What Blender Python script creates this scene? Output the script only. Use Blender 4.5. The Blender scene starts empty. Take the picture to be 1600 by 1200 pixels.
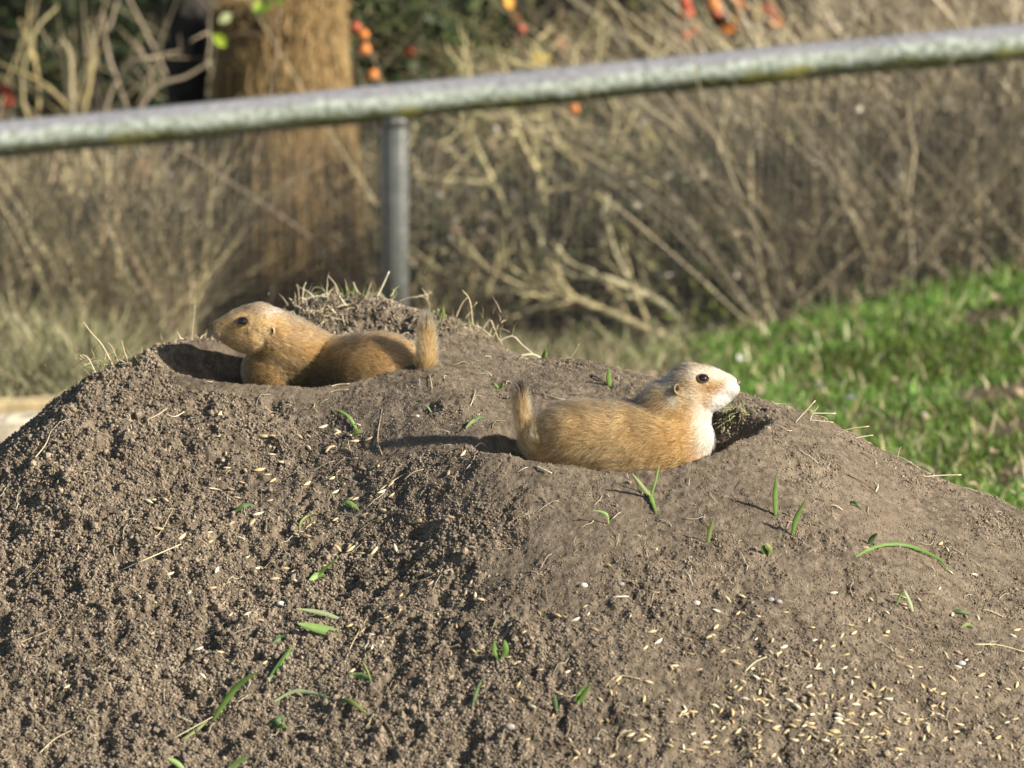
import bpy, math, random
import numpy as np
from mathutils import Vector, Matrix
from mathutils.bvhtree import BVHTree

random.seed(7)
RNG = np.random.default_rng(11)
R = math.radians
scene = bpy.context.scene
COL = scene.collection

# ------------------------------------------------------------------ camera, sky, sun
PITCH = R(7.0)
DIST = 8.0
FOCAL = 190.0
FPX = 1600 * FOCAL / 36.0
CAM = np.array([0.0, -DIST * math.cos(PITCH), DIST * math.sin(PITCH)])
cam_data = bpy.data.cameras.new('camera')
cam = bpy.data.objects.new('camera', cam_data)
COL.objects.link(cam)
cam.location = CAM
cam.rotation_euler = (R(90) - PITCH, 0, 0)
cam_data.lens = FOCAL
cam_data.sensor_width = 36
cam_data.clip_start = 0.1
cam_data.clip_end = 1000
cam_data.dof.use_dof = True
cam_data.dof.focus_distance = 8.12
cam_data.dof.aperture_fstop = 4.8
scene.camera = cam

SUN_EL, SUN_AZ = R(26), R(22)      # SUN_AZ: how far towards the viewer from +x
to_sun = Vector((math.cos(SUN_EL) * math.cos(SUN_AZ), -math.cos(SUN_EL) * math.sin(SUN_AZ), math.sin(SUN_EL)))
world = bpy.data.worlds.new('World')
scene.world = world
world.use_nodes = True
wn = world.node_tree
wn.nodes.clear()
sky = wn.nodes.new('ShaderNodeTexSky')
sky.sky_type = 'NISHITA'
sky.sun_disc = False
sky.sun_elevation = SUN_EL
sky.sun_rotation = math.atan2(to_sun.x, to_sun.y)
bg = wn.nodes.new('ShaderNodeBackground')
bg.inputs[1].default_value = 0.06
wo = wn.nodes.new('ShaderNodeOutputWorld')
wn.links.new(sky.outputs[0], bg.inputs[0])
wn.links.new(bg.outputs[0], wo.inputs[0])
sun_data = bpy.data.lights.new('sun', 'SUN')
sun_data.energy = 5.0
sun_data.angle = R(0.55)
sun_data.color = (1.0, 0.92, 0.80)
sun = bpy.data.objects.new('sun', sun_data)
COL.objects.link(sun)
sun.rotation_euler = to_sun.to_track_quat('Z', 'Y').to_euler()
scene.view_settings.view_transform = 'Standard'
scene.view_settings.look = 'None'
scene.view_settings.exposure = 1.02
scene.view_settings.gamma = 1
scene.view_settings.use_curve_mapping = False
scene.render.hair_type = 'STRIP'
scene.cycles.max_bounces = 8


def ray(u, v):
    a, b = (u - 800) / FPX, (600 - v) / FPX
    return np.array([a, math.cos(PITCH) + b * math.sin(PITCH), -math.sin(PITCH) + b * math.cos(PITCH)])


def P(u, v, y):
    """a place seen along a line of sight, at its own distance y"""
    d = ray(u, v)
    return CAM + d * ((y - CAM[1]) / d[1])


def pxm(y):
    return (y - CAM[1]) / math.cos(PITCH) / FPX


# ------------------------------------------------------------------ naming helpers
def tag(o, label=None, cat=None, group=None, kind=None):
    if label: o['label'] = label
    if cat: o['category'] = cat
    if group: o['group'] = group
    if kind: o['kind'] = kind
    return o


def link(o, parent=None):
    COL.objects.link(o)
    if parent is not None:
        o.parent = parent
    return o


def empty(name, loc):
    o = bpy.data.objects.new(name, None)
    o.location = loc
    o.empty_display_size = 0.05
    return link(o)


def np_mesh(name, verts, faces, smooth=True, cols=None, colname='col'):
    """verts (n,3), faces (m,k) array"""
    me = bpy.data.meshes.new(name)
    verts = np.ascontiguousarray(verts, dtype=np.float32)
    faces = np.ascontiguousarray(faces, dtype=np.int32)
    m, k = faces.shape
    me.vertices.add(len(verts))
    me.vertices.foreach_set('co', verts.ravel())
    me.loops.add(m * k)
    me.loops.foreach_set('vertex_index', faces.ravel())
    me.polygons.add(m)
    me.polygons.foreach_set('loop_start', np.arange(0, m * k, k, dtype=np.int32))
    me.polygons.foreach_set('loop_total', np.full(m, k, dtype=np.int32))
    me.update(calc_edges=True)
    me.polygons.foreach_set('use_smooth', np.full(m, smooth, dtype=bool))
    if cols is not None:
        at = me.attributes.new(colname, 'FLOAT_COLOR', 'POINT')
        c = np.ones((len(verts), 4), dtype=np.float32)
        c[:, :3] = cols
        at.data.foreach_set('color', c.ravel())
    return me


class MB:
    """gathers quads into one mesh"""
    def __init__(self):
        self.v, self.f, self.c, self.n = [], [], [], 0

    def add(self, v, f, col=None):
        v = np.asarray(v, float)
        self.v.append(v)
        self.f.append(np.asarray(f, int) + self.n)
        self.c.append(np.tile(np.asarray(col if col is not None else (1, 1, 1), float), (len(v), 1)))
        self.n += len(v)

    def tube(self, pts, rad, sides=6, col=None):
        v, f = tube_geo(pts, rad, sides)
        self.add(v, f, col)

    def mesh(self, name, mat, smooth=True, origin=None):
        v = np.concatenate(self.v)
        if origin is not None:
            v = v - np.asarray(origin)
        me = np_mesh(name, v, np.concatenate(self.f), smooth, np.concatenate(self.c))
        me.materials.append(mat)
        return me

    def build(self, name, mat, parent=None, smooth=True, origin=None):
        """world-space vertices; origin = the place of the object (or of its parent)"""
        me = self.mesh(name, mat, smooth, origin)
        o = bpy.data.objects.new(name, me)
        if parent is None and origin is not None:
            o.location = origin
        return link(o, parent)


def tube_geo(pts, rad, sides=6):
    pts = np.asarray(pts, float)
    n = len(pts)
    rad = np.broadcast_to(np.asarray(rad, float), (n,))
    t = np.gradient(pts, axis=0)
    t /= np.linalg.norm(t, axis=1)[:, None] + 1e-12
    ref = np.array([0, 1.0, 0]) if abs(t[0][1]) < .8 else np.array([1.0, 0, 0])
    a = np.cross(t, ref); a /= np.linalg.norm(a, axis=1)[:, None] + 1e-12
    b = np.cross(t, a)
    th = np.arange(sides) * 2 * np.pi / sides
    v = pts[:, None, :] + rad[:, None, None] * (np.cos(th)[None, :, None] * a[:, None, :] + np.sin(th)[None, :, None] * b[:, None, :])
    v = v.reshape(-1, 3)
    i = np.arange(n - 1)[:, None] * sides
    j = np.arange(sides)[None, :]
    k = (j + 1) % sides
    f = np.stack([i + j, i + k, i + sides + k, i + sides + j], -1).reshape(-1, 4)
    v = np.concatenate([v, pts[:1], pts[-1:]])
    c0, c1 = n * sides, n * sides + 1
    caps = []
    for q in range(0, sides, 2):
        q1, q2 = (q + 1) % sides, (q + 2) % sides
        caps.append([c0, q2, q1, q]); s0 = (n - 1) * sides
        caps.append([c1, s0 + q, s0 + q1, s0 + q2])
    return v, np.concatenate([f, np.array(caps)])


def smooth_path(pts, n=10):
    """Catmull-Rom through the points (any number of columns)"""
    p = np.asarray(pts, float)
    if len(p) == 2:
        s = np.linspace(0, 1, n)[:, None]
        return p[0] * (1 - s) + p[1] * s
    q = np.vstack([2 * p[0] - p[1], p, 2 * p[-1] - p[-2]])
    t = np.linspace(0, len(p) - 1 - 1e-9, n)
    i = t.astype(int); s = (t - i)[:, None]
    a, b, c, d = q[i], q[i + 1], q[i + 2], q[i + 3]
    return .5 * (2 * b + (c - a) * s + (2 * a - 5 * b + 4 * c - d) * s ** 2 + (3 * b - a - 3 * c + d) * s ** 3)


# ------------------------------------------------------------------ noise in numpy
def _hash(ix, iy, seed):
    h = (ix.astype(np.int64) * 374761393 + iy.astype(np.int64) * 668265263 + seed * 974634777) & 0xffffffff
    h = ((h ^ (h >> 13)) * 1274126177) & 0xffffffff
    h = ((h ^ (h >> 16)) * 2246822519) & 0xffffffff
    return ((h ^ (h >> 15)) & 0xffff) / 65535.0


def vnoise(x, y, seed=0):
    ix, iy = np.floor(x), np.floor(y)
    fx, fy = x - ix, y - iy
    fx = fx * fx * fx * (fx * (fx * 6 - 15) + 10); fy = fy * fy * fy * (fy * (fy * 6 - 15) + 10)
    a, b = _hash(ix, iy, seed), _hash(ix + 1, iy, seed)
    c, d = _hash(ix, iy + 1, seed), _hash(ix + 1, iy + 1, seed)
    return (a + (b - a) * fx) * (1 - fy) + (c + (d - c) * fx) * fy - .5


def fbm(x, y, s, octv=4, seed=0, gain=.5):
    r, a = 0, 1.0
    for k in range(octv):
        ca, sa = math.cos(k * 1.3), math.sin(k * 1.3)
        r = r + a * vnoise((x * ca - y * sa) / s, (x * sa + y * ca) / s, seed + k)
        a *= gain; s *= .5
    return r


def lumps(x, y, s, seed=0, keep=.8):
    ix, iy = np.floor(x / s), np.floor(y / s)
    out = np.zeros_like(x)
    for di in (-1, 0, 1):
        for dj in (-1, 0, 1):
            cx, cy = ix + di, iy + dj
            px = (cx + _hash(cx, cy, seed)) * s
            py = (cy + _hash(cx, cy, seed + 1)) * s
            r = s * (.28 + .45 * _hash(cx, cy, seed + 2)) * (_hash(cx, cy, seed + 3) < keep)
            d2 = (x - px) ** 2 + (y - py) ** 2
            out = np.maximum(out, np.sqrt(np.maximum(r * r - d2, 0)))
    return out


def sstep(a, b, x):
    t = np.clip((x - a) / (b - a), 0, 1)
    return t * t * (3 - 2 * t)


# ------------------------------------------------------------------ materials
def new_mat(name):
    m = bpy.data.materials.new(name)
    m.use_nodes = True
    nt = m.node_tree
    b = nt.nodes['Principled BSDF']
    return m, nt, b


def N(nt, kind, **kw):
    n = nt.nodes.new(kind)
    for k, v in kw.items():
        setattr(n, k, v)
    return n


def mixc(nt, fac, a, b, mode='MIX'):
    n = nt.nodes.new('ShaderNodeMix')
    n.data_type = 'RGBA'; n.blend_type = mode
    for sock, val in ((n.inputs[0], fac), (n.inputs[6], a), (n.inputs[7], b)):
        if hasattr(val, 'is_linked') or hasattr(val, 'links'):
            nt.links.new(val, sock)
        elif isinstance(val, (int, float)):
            sock.default_value = val
        else:
            sock.default_value = (*val, 1)
    return n.outputs[2]


def ramp(nt, fac, lo, hi):
    n = nt.nodes.new('ShaderNodeMapRange')
    n.inputs[1].default_value = lo; n.inputs[2].default_value = hi
    nt.links.new(fac, n.inputs[0])
    return n.outputs[0]


def noise(nt, scale, detail=4, rough=.55, coord='Object', dist=0.0):
    tc = nt.nodes.new('ShaderNodeNewGeometry' if coord == 'Position' else 'ShaderNodeTexCoord')
    n = nt.nodes.new('ShaderNodeTexNoise')
    n.inputs['Scale'].default_value = scale
    n.inputs['Detail'].default_value = detail
    n.inputs['Roughness'].default_value = rough
    n.inputs['Distortion'].default_value = dist
    nt.links.new(tc.outputs[coord], n.inputs['Vector'])
    return n.outputs[0]


def bump(nt, b, h, strength, dist):
    n = nt.nodes.new('ShaderNodeBump')
    n.inputs['Strength'].default_value = strength
    n.inputs['Distance'].default_value = dist
    nt.links.new(h, n.inputs['Height'])
    nt.links.new(n.outputs[0], b.inputs['Normal'])


def soil_material(name, dark, mid, light, crumb=False):
    m, nt, b = new_mat(name)
    n1 = noise(nt, 7, 5, .6, 'Position')
    n2 = noise(nt, 60, 5, .65, 'Position')
    n3 = noise(nt, 420, 3, .6, 'Position')
    c = mixc(nt, ramp(nt, n1, .35, .65), dark, mid)
    c = mixc(nt, ramp(nt, n2, .42, .72), c, light)
    spk = mixc(nt, ramp(nt, n3, .2, .8), (.62, .60, .58), (1.35, 1.33, 1.3))
    c = mixc(nt, 1.0, c, spk, 'MULTIPLY')
    if crumb:
        oi = N(nt, 'ShaderNodeAttribute', attribute_type='INSTANCER', attribute_name='tone')
        sc = mixc(nt, oi.outputs['Fac'], (.55, .54, .53), (1.6, 1.6, 1.58))
        c = mixc(nt, 1.0, c, sc, 'MULTIPLY')
    nt.links.new(c, b.inputs['Base Color'])
    b.inputs['Roughness'].default_value = .68 if crumb else .85
    b.inputs['Specular IOR Level'].default_value = .4 if crumb else .25
    if not crumb:
        bump(nt, b, n3, .7, .0015)
    return m


def col_material(name, rough=.7, spec=.3, var=.25, scale=40, trans=0.0):
    """takes the colour the builder gave each piece"""
    m, nt, b = new_mat(name)
    at = N(nt, 'ShaderNodeAttribute', attribute_name='col')
    n = noise(nt, scale, 4)
    v = mixc(nt, ramp(nt, n, .25, .75), (1 - var,) * 3, (1 + var,) * 3)
    c = mixc(nt, 1.0, at.outputs['Color'], v, 'MULTIPLY')
    nt.links.new(c, b.inputs['Base Color'])
    b.inputs['Roughness'].default_value = rough
    b.inputs['Specular IOR Level'].default_value = spec
    if trans:
        tr = N(nt, 'ShaderNodeBsdfTranslucent')
        nt.links.new(c, tr.inputs[0])
        mx = N(nt, 'ShaderNodeMixShader')
        mx.inputs[0].default_value = trans
        nt.links.new(b.outputs[0], mx.inputs[1]); nt.links.new(tr.outputs[0], mx.inputs[2])
        nt.links.new(mx.outputs[0], nt.nodes['Material Output'].inputs[0])
    return m


M_SOIL = soil_material('mound_soil', (.080, .063, .044), (.142, .113, .079), (.212, .172, .124))
M_CRUMB = soil_material('crumb_soil', (.102, .081, .056), (.172, .138, .098), (.28, .229, .168), True)
M_GROUND = soil_material('ground_soil', (.05, .04, .025), (.10, .078, .048), (.17, .135, .09))
M_GRASS = col_material('green_grass', .55, .4, .3, 30, .35)
M_STRAW = col_material('dry_straw', .6, .3, .15, 90, .15)
M_WOOD = col_material('dry_branch', .85, .15, .35, 35)
M_LEAF = col_material('leaf', .6, .35, .2, 25, .35)
M_GRAIN = col_material('husked_grain', .5, .35, .2, 300)
M_STONE = col_material('stone', .85, .2, .3, 60)

# ------------------------------------------------------------------ mound height field
CTRL = [
    # u, v, y   near slope
    (-120, 1230, -.47), (150, 1240, -.52), (450, 1240, -.55), (800, 1240, -.60), (1150, 1240, -.60), (1450, 1240, -.58), (1750, 1240, -.52),
    (0, 1000, -.14), (0, 850, .09), (0, 712, .33), (-120, 950, .0), (-150, 820, .26),
    (150, 1000, -.19), (150, 850, .03), (150, 700, .26), (150, 590, .47), (60, 655, .40), (105, 615, .45),
    (240, 620, .40), (230, 548, .52), (300, 612, .405), (378, 609, .41), (450, 607, .415), (530, 606, .415), (590, 597, .42), (650, 578, .44), (700, 565, .47),
    (450, 1000, -.22), (450, 850, .02), (450, 720, .24), (300, 1000, -.20), (300, 800, .10), (600, 690, .22),
    (620, 1000, -.27), (620, 850, -.04), (640, 760, .06), (700, 640, .27), (720, 720, .08), (700, 600, .37),
    (780, 1000, -.33), (780, 870, -.16), (780, 780, -.05), (765, 722, .03),
    (820, 725, .015), (880, 735, .0), (950, 738, .0), (1050, 734, .005), (1112, 716, .035), (1180, 682, .10), (1230, 656, .19),
    (950, 1050, -.42), (950, 900, -.23), (950, 800, -.09),
    (1150, 1050, -.41), (1150, 900, -.21), (1150, 790, -.06),
    (1350, 1050, -.38), (1350, 900, -.16), (1350, 780, .04), (1300, 700, .15),
    (1550, 1100, -.36), (1550, 950, -.12), (1500, 850, .04),
    (780, 650, .26), (900, 655, .28), (1000, 650, .285), (1100, 640, .29), (1165, 622, .33),
    (780, 600, .42), (850, 605, .40), (850, 566, .58), (930, 567, .56), (1000, 588, .48), (1080, 608, .40),
    (1240, 642, .31), (1300, 662, .29), (1345, 692, .28), (1400, 722, .27), (1500, 763, .27), (1600, 802, .27), (1720, 860, .26),
    (770, 545, .66), (720, 508, .74), (720, 550, .60), (660, 540, .62), (660, 491, .76), (600, 467, .84), (540, 461, .86), (480, 480, .82),
    (590, 520, .72), (520, 528, .70), (450, 526, .66), (400, 531, .65), (345, 537, .645), (300, 536, .64), (260, 545, .60),
]
CP = [tuple(P(u, v, y)) for u, v, y in CTRL]
# the far side of the mound falls to the ground
for x, y, z in [(-.95, .75, -.36), (-.6, 1.15, -.33), (-.3, 1.25, -.24), (0, 1.2, -.33), (.3, 1.05, -.38), (.6, .85, -.40), (.9, .75, -.44),
                (-1.4, .2, -.46), (-1.3, .8, -.5), (-.7, 1.6, -.52), (0, 1.65, -.52), (.7, 1.4, -.52), (1.3, .9, -.52), (1.45, .2, -.5), (1.5, -.5, -.62), (-1.4, -.5, -.62),
                (0, -1.0, -.72), (-.8, -1.0, -.72), (.8, -1.0, -.72), (-.75, .62, -.21), (-.5, .95, -.15), (.2, .85, -.22), (-.1, .95, -.12)]:
    CP.append((x, y, z))
CP = np.array(CP)


def tps_fit(p, lam=2e-4):
    n = len(p)
    d2 = ((p[:, None, :2] - p[None, :, :2]) ** 2).sum(-1)
    K = .5 * d2 * np.log(d2 + 1e-12) + lam * np.eye(n)
    Q = np.hstack([np.ones((n, 1)), p[:, :2]])
    A = np.vstack([np.hstack([K, Q]), np.hstack([Q.T, np.zeros((3, 3))])])
    return np.linalg.solve(A, np.concatenate([p[:, 2], np.zeros(3)]))


W = tps_fit(CP)


def Hsmooth(x, y):
    out = W[-3] + W[-2] * x + W[-1] * y
    for (px, py, _), w in zip(CP, W):
        d2 = (x - px) ** 2 + (y - py) ** 2
        out = out + w * .5 * d2 * np.log(d2 + 1e-12)
    # the two burrow hollows
    wob = .05 * fbm(x, y, .12, 2, 91) + .07 * fbm(x, y, .035, 2, 93)
    bend = .17 * np.clip(x - .24, 0, .4)
    r2 = np.sqrt(((x - .165) / .232) ** 2 + ((y - .138 - bend) / (.135 - .20 * np.clip(x - .24, 0, .16))) ** 2) + wob
    out = out - .068 * (1 - sstep(.70, 1.0, r2))
    r2b = np.sqrt(((x - .30) / .08) ** 2 + ((y - .15) / .07) ** 2)
    out = out - .05 * (1 - sstep(.30, 1.0, r2b))
    r1 = np.sqrt(((x + .352) / .235) ** 2 + ((y - .530) / .112) ** 2) + wob
    out = out - .092 * (1 - sstep(.62, 1.0, r1))
    return out


def axis(lo, hi, step, ext):
    core = np.arange(lo, hi, step)
    g, s, a = [], step, lo
    while a > ext[0]:
        s *= 1.12; a -= s; g.append(a)
    h, s, a = [], step, core[-1]
    while a < ext[1]:
        s *= 1.12; a += s; h.append(a)
    return np.concatenate([g[::-1], core, h])


XS = axis(-.86, .90, .00205, (-1.7, 1.8))
YS = axis(-.66, .95, .00225, (-1.3, 2.0))
GX, GY = np.meshgrid(XS, YS)
print('grid', GX.shape)
# smooth field on a coarser grid, then upsampled (bilinear on a fine-enough lattice)
cx, cy = np.arange(-1.9, 2.0, .008), np.arange(-1.5, 2.2, .008)
CX, CY = np.meshgrid(cx, cy)
CZ = Hsmooth(CX, CY)


def bil(xg, yg, Z, x, y):
    i = np.clip(np.searchsorted(xg, x) - 1, 0, len(xg) - 2)
    j = np.clip(np.searchsorted(yg, y) - 1, 0, len(yg) - 2)
    fx = np.clip((x - xg[i]) / (xg[i + 1] - xg[i]), 0, 1)
    fy = np.clip((y - yg[j]) / (yg[j + 1] - yg[j]), 0, 1)
    return (Z[j, i] * (1 - fx) + Z[j, i + 1] * fx) * (1 - fy) + (Z[j + 1, i] * (1 - fx) + Z[j + 1, i + 1] * fx) * fy


def crumbness(x, y):
    """1 where the soil is loose and crumbly, 0 where it is trodden smooth"""
    n = fbm(x, y, .22, 4, 5)
    c = sstep(.10, -.25, x + .5 * n + .25 * (y + .1))          # towards the west slope
    low = sstep(-.08, -.45, y + .35 * n - .20 * x) * .62         # towards the foot
    c = np.maximum(c, low)
    rim2 = np.sqrt(((x - .10) / .50) ** 2 + ((y - .28) / .36) ** 2)
    c = c * sstep(.62, 1.05, rim2 + .35 * n)
    patch = sstep(-.02, .22, fbm(x, y, .09, 4, 17))
    c = np.maximum(c, .10 + .38 * patch)
    inner = np.exp(-(((x - .33) / .08) ** 2 + ((y - .24) / .07) ** 2))
    c = np.maximum(c, .8 * inner)
    rim1 = np.sqrt(((x + .35) / .27) ** 2 + ((y - .53) / .14) ** 2)
    c = c * sstep(.93, 1.06, rim1 + .3 * sstep(-.5, -.6, x))
    back = sstep(.55, .75, y - .3 * np.abs(x + .2)) * .55
    return np.clip(np.maximum(c, back * sstep(.95, 1.25, rim1)), 0, 1)


Z0 = bil(cx, cy, CZ, GX, GY)
CR = crumbness(GX, GY)
Z = Z0.copy()
Z += (.004 + .010 * CR) * fbm(GX, GY, .075, 4, 21, .55)
hol = fbm(GX, GY, .034, 3, 33)
Z -= .009 * CR * sstep(.08, .42, hol)
Z += CR * .36 * lumps(GX, GY, .019, 40, .28)
Z += CR * CR * .32 * lumps(GX, GY, .032, 44, .14)
Z += (.08 + .92 * CR) * .42 * lumps(GX, GY, .0090, 50, .45)
Z += (.22 + .78 * CR) * .50 * lumps(GX, GY, .0060, 60, .85)
Z += (.0016 + .0008 * CR) * fbm(GX, GY, .008, 3, 71, .7)
# shallow scratches on the trodden part
scr = np.abs(vnoise((GX * .5 + GY * .9) / .010, (GX * .9 - GY * .5) / .05, 81))
Z -= (1 - CR) * .0022 * sstep(.05, .0, scr) * sstep(0.02, .2, fbm(GX, GY, .1, 2, 83))
edge = sstep(1.0, 1.5, np.abs(GX)) + sstep(1.35, 1.85, GY) + sstep(-.9, -1.25, GY)
Z -= .35 * np.clip(edge, 0, 1.5)

ny, nx = GX.shape
idx = np.arange(nx * ny).reshape(ny, nx)
quads = np.stack([idx[:-1, :-1], idx[:-1, 1:], idx[1:, 1:], idx[1:, :-1]], -1).reshape(-1, 4)
me = np_mesh('soil_mound', np.stack([GX, GY, Z], -1).reshape(-1, 3), quads)
me.materials.append(M_SOIL)
mound = tag(link(bpy.data.objects.new('soil_mound', me)), 'brown soil mound with two burrow hollows', None, None, 'structure')


def surf(x, y):
    return bil(XS, YS, Z, np.asarray(x, float), np.asarray(y, float))


def snormal(x, y, e=.006):
    zx = (bil(cx, cy, CZ, np.asarray(x + e), np.asarray(y)) - bil(cx, cy, CZ, np.asarray(x - e), np.asarray(y))) / (2 * e)
    zy = (bil(cx, cy, CZ, np.asarray(x), np.asarray(y + e)) - bil(cx, cy, CZ, np.asarray(x), np.asarray(y - e))) / (2 * e)
    n = np.array([-float(zx), -float(zy), 1.0])
    return n / np.linalg.norm(n)


YR = np.arange(-.9, 1.3, .003)


def hit(u, v):
    """first place of the mound along a line of sight"""
    d = ray(u, v)
    t = (YR - CAM[1]) / d[1]
    x, z = CAM[0] + d[0] * t, CAM[2] + d[2] * t
    s = surf(x, YR)
    k = np.nonzero(z < s)[0]
    if len(k) == 0:
        k = [int(np.argmin(z - s))]
    k = k[0]
    return np.array([x[k], YR[k], s[k]])


def ground_z(x, y):
    g = -.42 + .012 * fbm(x, y, .35, 3, 7)
    g = g + .25 * sstep(.15, 2.0, x) * sstep(1.6, 4.2, y) + .05 * sstep(.2, 1.0, x) * sstep(2.5, 4, y)
    g = g - .40 * sstep(.9, -.5, y)
    return g


gxs = np.concatenate([np.array([-300, -120, -50, -25, -12, -7]), np.arange(-4, 4.01, .05), np.array([7, 12, 25, 50, 120, 300])])
gys = np.concatenate([np.array([-60, -30, -15, -9, -6, -4]), np.arange(-2.5, 7, .05), np.array([8, 10, 14, 20, 35, 70, 150, 400])])
QX, QY = np.meshgrid(gxs, gys)
QZ = ground_z(QX, QY)
nn = np.arange(QX.size).reshape(QX.shape)
me = np_mesh('ground', np.stack([QX, QY, QZ], -1).reshape(-1, 3), np.stack([nn[:-1, :-1], nn[:-1, 1:], nn[1:, 1:], nn[1:, :-1]], -1).reshape(-1, 4))
me.materials.append(M_GROUND)
tag(link(bpy.data.objects.new('ground', me)), 'brown earth ground of the enclosure', None, None, 'structure')

# ------------------------------------------------------------------ loose crumbs of soil (uncountable)
def crumbs():
    n = 760000
    x = RNG.uniform(-.88, .92, n); y = RNG.uniform(-.64, .92, n)
    c = crumbness(x, y)
    keep = RNG.random(n) < (.34 + .62 * c) * (.45 + .55 * sstep(-.15, .15, fbm(x, y, .06, 3, 15)))
    x, y, c = x[keep], y[keep], c[keep]
    n = len(x)
    sc = (.00058 + .0016 * RNG.random(n) ** 2.7) * (.5 + .7 * c)
    big = RNG.random(n) < .012 * (.3 + c)
    sc[big] *= RNG.uniform(1.5, 2.7, big.sum())
    z = surf(x, y) + sc * RNG.uniform(-.2, .75, n)
    me = bpy.data.meshes.new('soil_crumbs')
    me.vertices.add(n)
    me.vertices.foreach_set('co', np.stack([x, y, z], -1).astype(np.float32).ravel())
    me.attributes.new('scl', 'FLOAT', 'POINT').data.foreach_set('value', sc.astype(np.float32))
    me.attributes.new('tone', 'FLOAT', 'POINT').data.foreach_set('value', RNG.random(n).astype(np.float32))
    rot = RNG.uniform(0, 6.28, (n, 3)).astype(np.float32)
    me.attributes.new('rot', 'FLOAT_VECTOR', 'POINT').data.foreach_set('vector', rot.ravel())
    o = link(bpy.data.objects.new('soil_crumbs', me))
    tag(o, 'loose crumbs of soil lying over the mound', None, None, 'stuff')
    ng = bpy.data.node_groups.new('crumb_scatter', 'GeometryNodeTree')
    ng.interface.new_socket('Geometry', in_out='INPUT', socket_type='NodeSocketGeometry')
    ng.interface.new_socket('Geometry', in_out='OUTPUT', socket_type='NodeSocketGeometry')
    gi, go = ng.nodes.new('NodeGroupInput'), ng.nodes.new('NodeGroupOutput')
    L = ng.links.new
    ico = ng.nodes.new('GeometryNodeMeshIcoSphere')
    ico.inputs['Radius'].default_value = 1.0; ico.inputs['Subdivisions'].default_value = 2
    g2i = ng.nodes.new('GeometryNodeGeometryToInstance')
    for k in range(4):
        sp = ng.nodes.new('GeometryNodeSetPosition')
        nz = ng.nodes.new('ShaderNodeTexNoise')
        nz.noise_dimensions = '4D'
        nz.inputs['W'].default_value = k * 3.7; nz.inputs['Scale'].default_value = 1.1; nz.inputs['Detail'].default_value = 3
        nz.inputs['Roughness'].default_value = .7
        vm = ng.nodes.new('ShaderNodeVectorMath'); vm.operation = 'SUBTRACT'; vm.inputs[1].default_value = (.5, .5, .5)
        vs = ng.nodes.new('ShaderNodeVectorMath'); vs.operation = 'SCALE'; vs.inputs['Scale'].default_value = 1.9
        L(ico.outputs[0], sp.inputs[0]); L(nz.outputs['Color'], vm.inputs[0]); L(vm.outputs[0], vs.inputs[0]); L(vs.outputs[0], sp.inputs['Offset'])
        L(sp.outputs[0], g2i.inputs[0])
    ip = ng.nodes.new('GeometryNodeInstanceOnPoints')
    sm = ng.nodes.new('GeometryNodeSetMaterial'); sm.inputs['Material'].default_value = M_CRUMB
    L(g2i.outputs[0], sm.inputs[0])
    ip.inputs['Pick Instance'].default_value = True
    rnd = ng.nodes.new('FunctionNodeRandomValue'); rnd.data_type = 'INT'
    rnd.inputs[4].default_value = 0; rnd.inputs[5].default_value = 3
    for s in rnd.outputs:
        if s.type == 'INT' and s.enabled: L(s, ip.inputs['Instance Index'])
    a1 = ng.nodes.new('GeometryNodeInputNamedAttribute'); a1.data_type = 'FLOAT'; a1.inputs[0].default_value = 'scl'
    a2 = ng.nodes.new('GeometryNodeInputNamedAttribute'); a2.data_type = 'FLOAT_VECTOR'; a2.inputs[0].default_value = 'rot'
    L(gi.outputs[0], ip.inputs['Points']); L(sm.outputs[0], ip.inputs['Instance'])
    L(a1.outputs[0], ip.inputs['Scale']); L(a2.outputs[0], ip.inputs['Rotation'])
    L(ip.outputs[0], go.inputs[0])
    md = o.modifiers.new('scatter', 'NODES'); md.node_group = ng
    print('crumbs', n)


crumbs()

# ------------------------------------------------------------------ fence
FY = 4.0
M_METAL, nt, b = new_mat('galvanised_pipe')
n1 = noise(nt, 25, 5, .6)
nt.links.new(mixc(nt, ramp(nt, n1, .35, .7), (.13, .14, .125), (.25, .26, .245)), b.inputs['Base Color'])
b.inputs['Metallic'].default_value = .25; b.inputs['Roughness'].default_value = .42
M_WIRE, nt, b = new_mat('wire')
b.inputs['Base Color'].default_value = (.15, .15, .14, 1); b.inputs['Roughness'].default_value = .55; b.inputs['Metallic'].default_value = .4
M_RAIL, nt, b = new_mat('weathered_rail')
at = N(nt, 'ShaderNodeAttribute', attribute_name='band')
ns = noise(nt, 14, 5, .65); nb = noise(nt, 9, 3, .5); nf = noise(nt, 60, 4, .6)
ad = N(nt, 'ShaderNodeMath', operation='MULTIPLY_ADD'); nt.links.new(ns, ad.inputs[0]); ad.inputs[1].default_value = .32; nt.links.new(at.outputs['Fac'], ad.inputs[2])
top = mixc(nt, ramp(nt, nf, .3, .75), (.20, .20, .215), (.33, .33, .345))
lich = mixc(nt, ramp(nt, nf, .35, .65), (.22, .26, .18), (.60, .66, .60))
moss = mixc(nt, ramp(nt, nf, .35, .7), (.07, .085, .02), (.20, .21, .07))
c = mixc(nt, ramp(nt, ad.outputs[0], .53, .62), top, lich)
c = mixc(nt, ramp(nt, ad.outputs[0], .74, .87), c, moss)
yel = N(nt, 'ShaderNodeMath', operation='MULTIPLY'); nt.links.new(ramp(nt, nb, .57, .70), yel.inputs[0]); nt.links.new(ramp(nt, ad.outputs[0], .70, .80), yel.inputs[1])
c = mixc(nt, yel.outputs[0], c, (.40, .38, .09))
nt.links.new(c, b.inputs['Base Color']); b.inputs['Roughness'].default_value = .8
bump(nt, b, nf, .6, .006)

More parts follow.
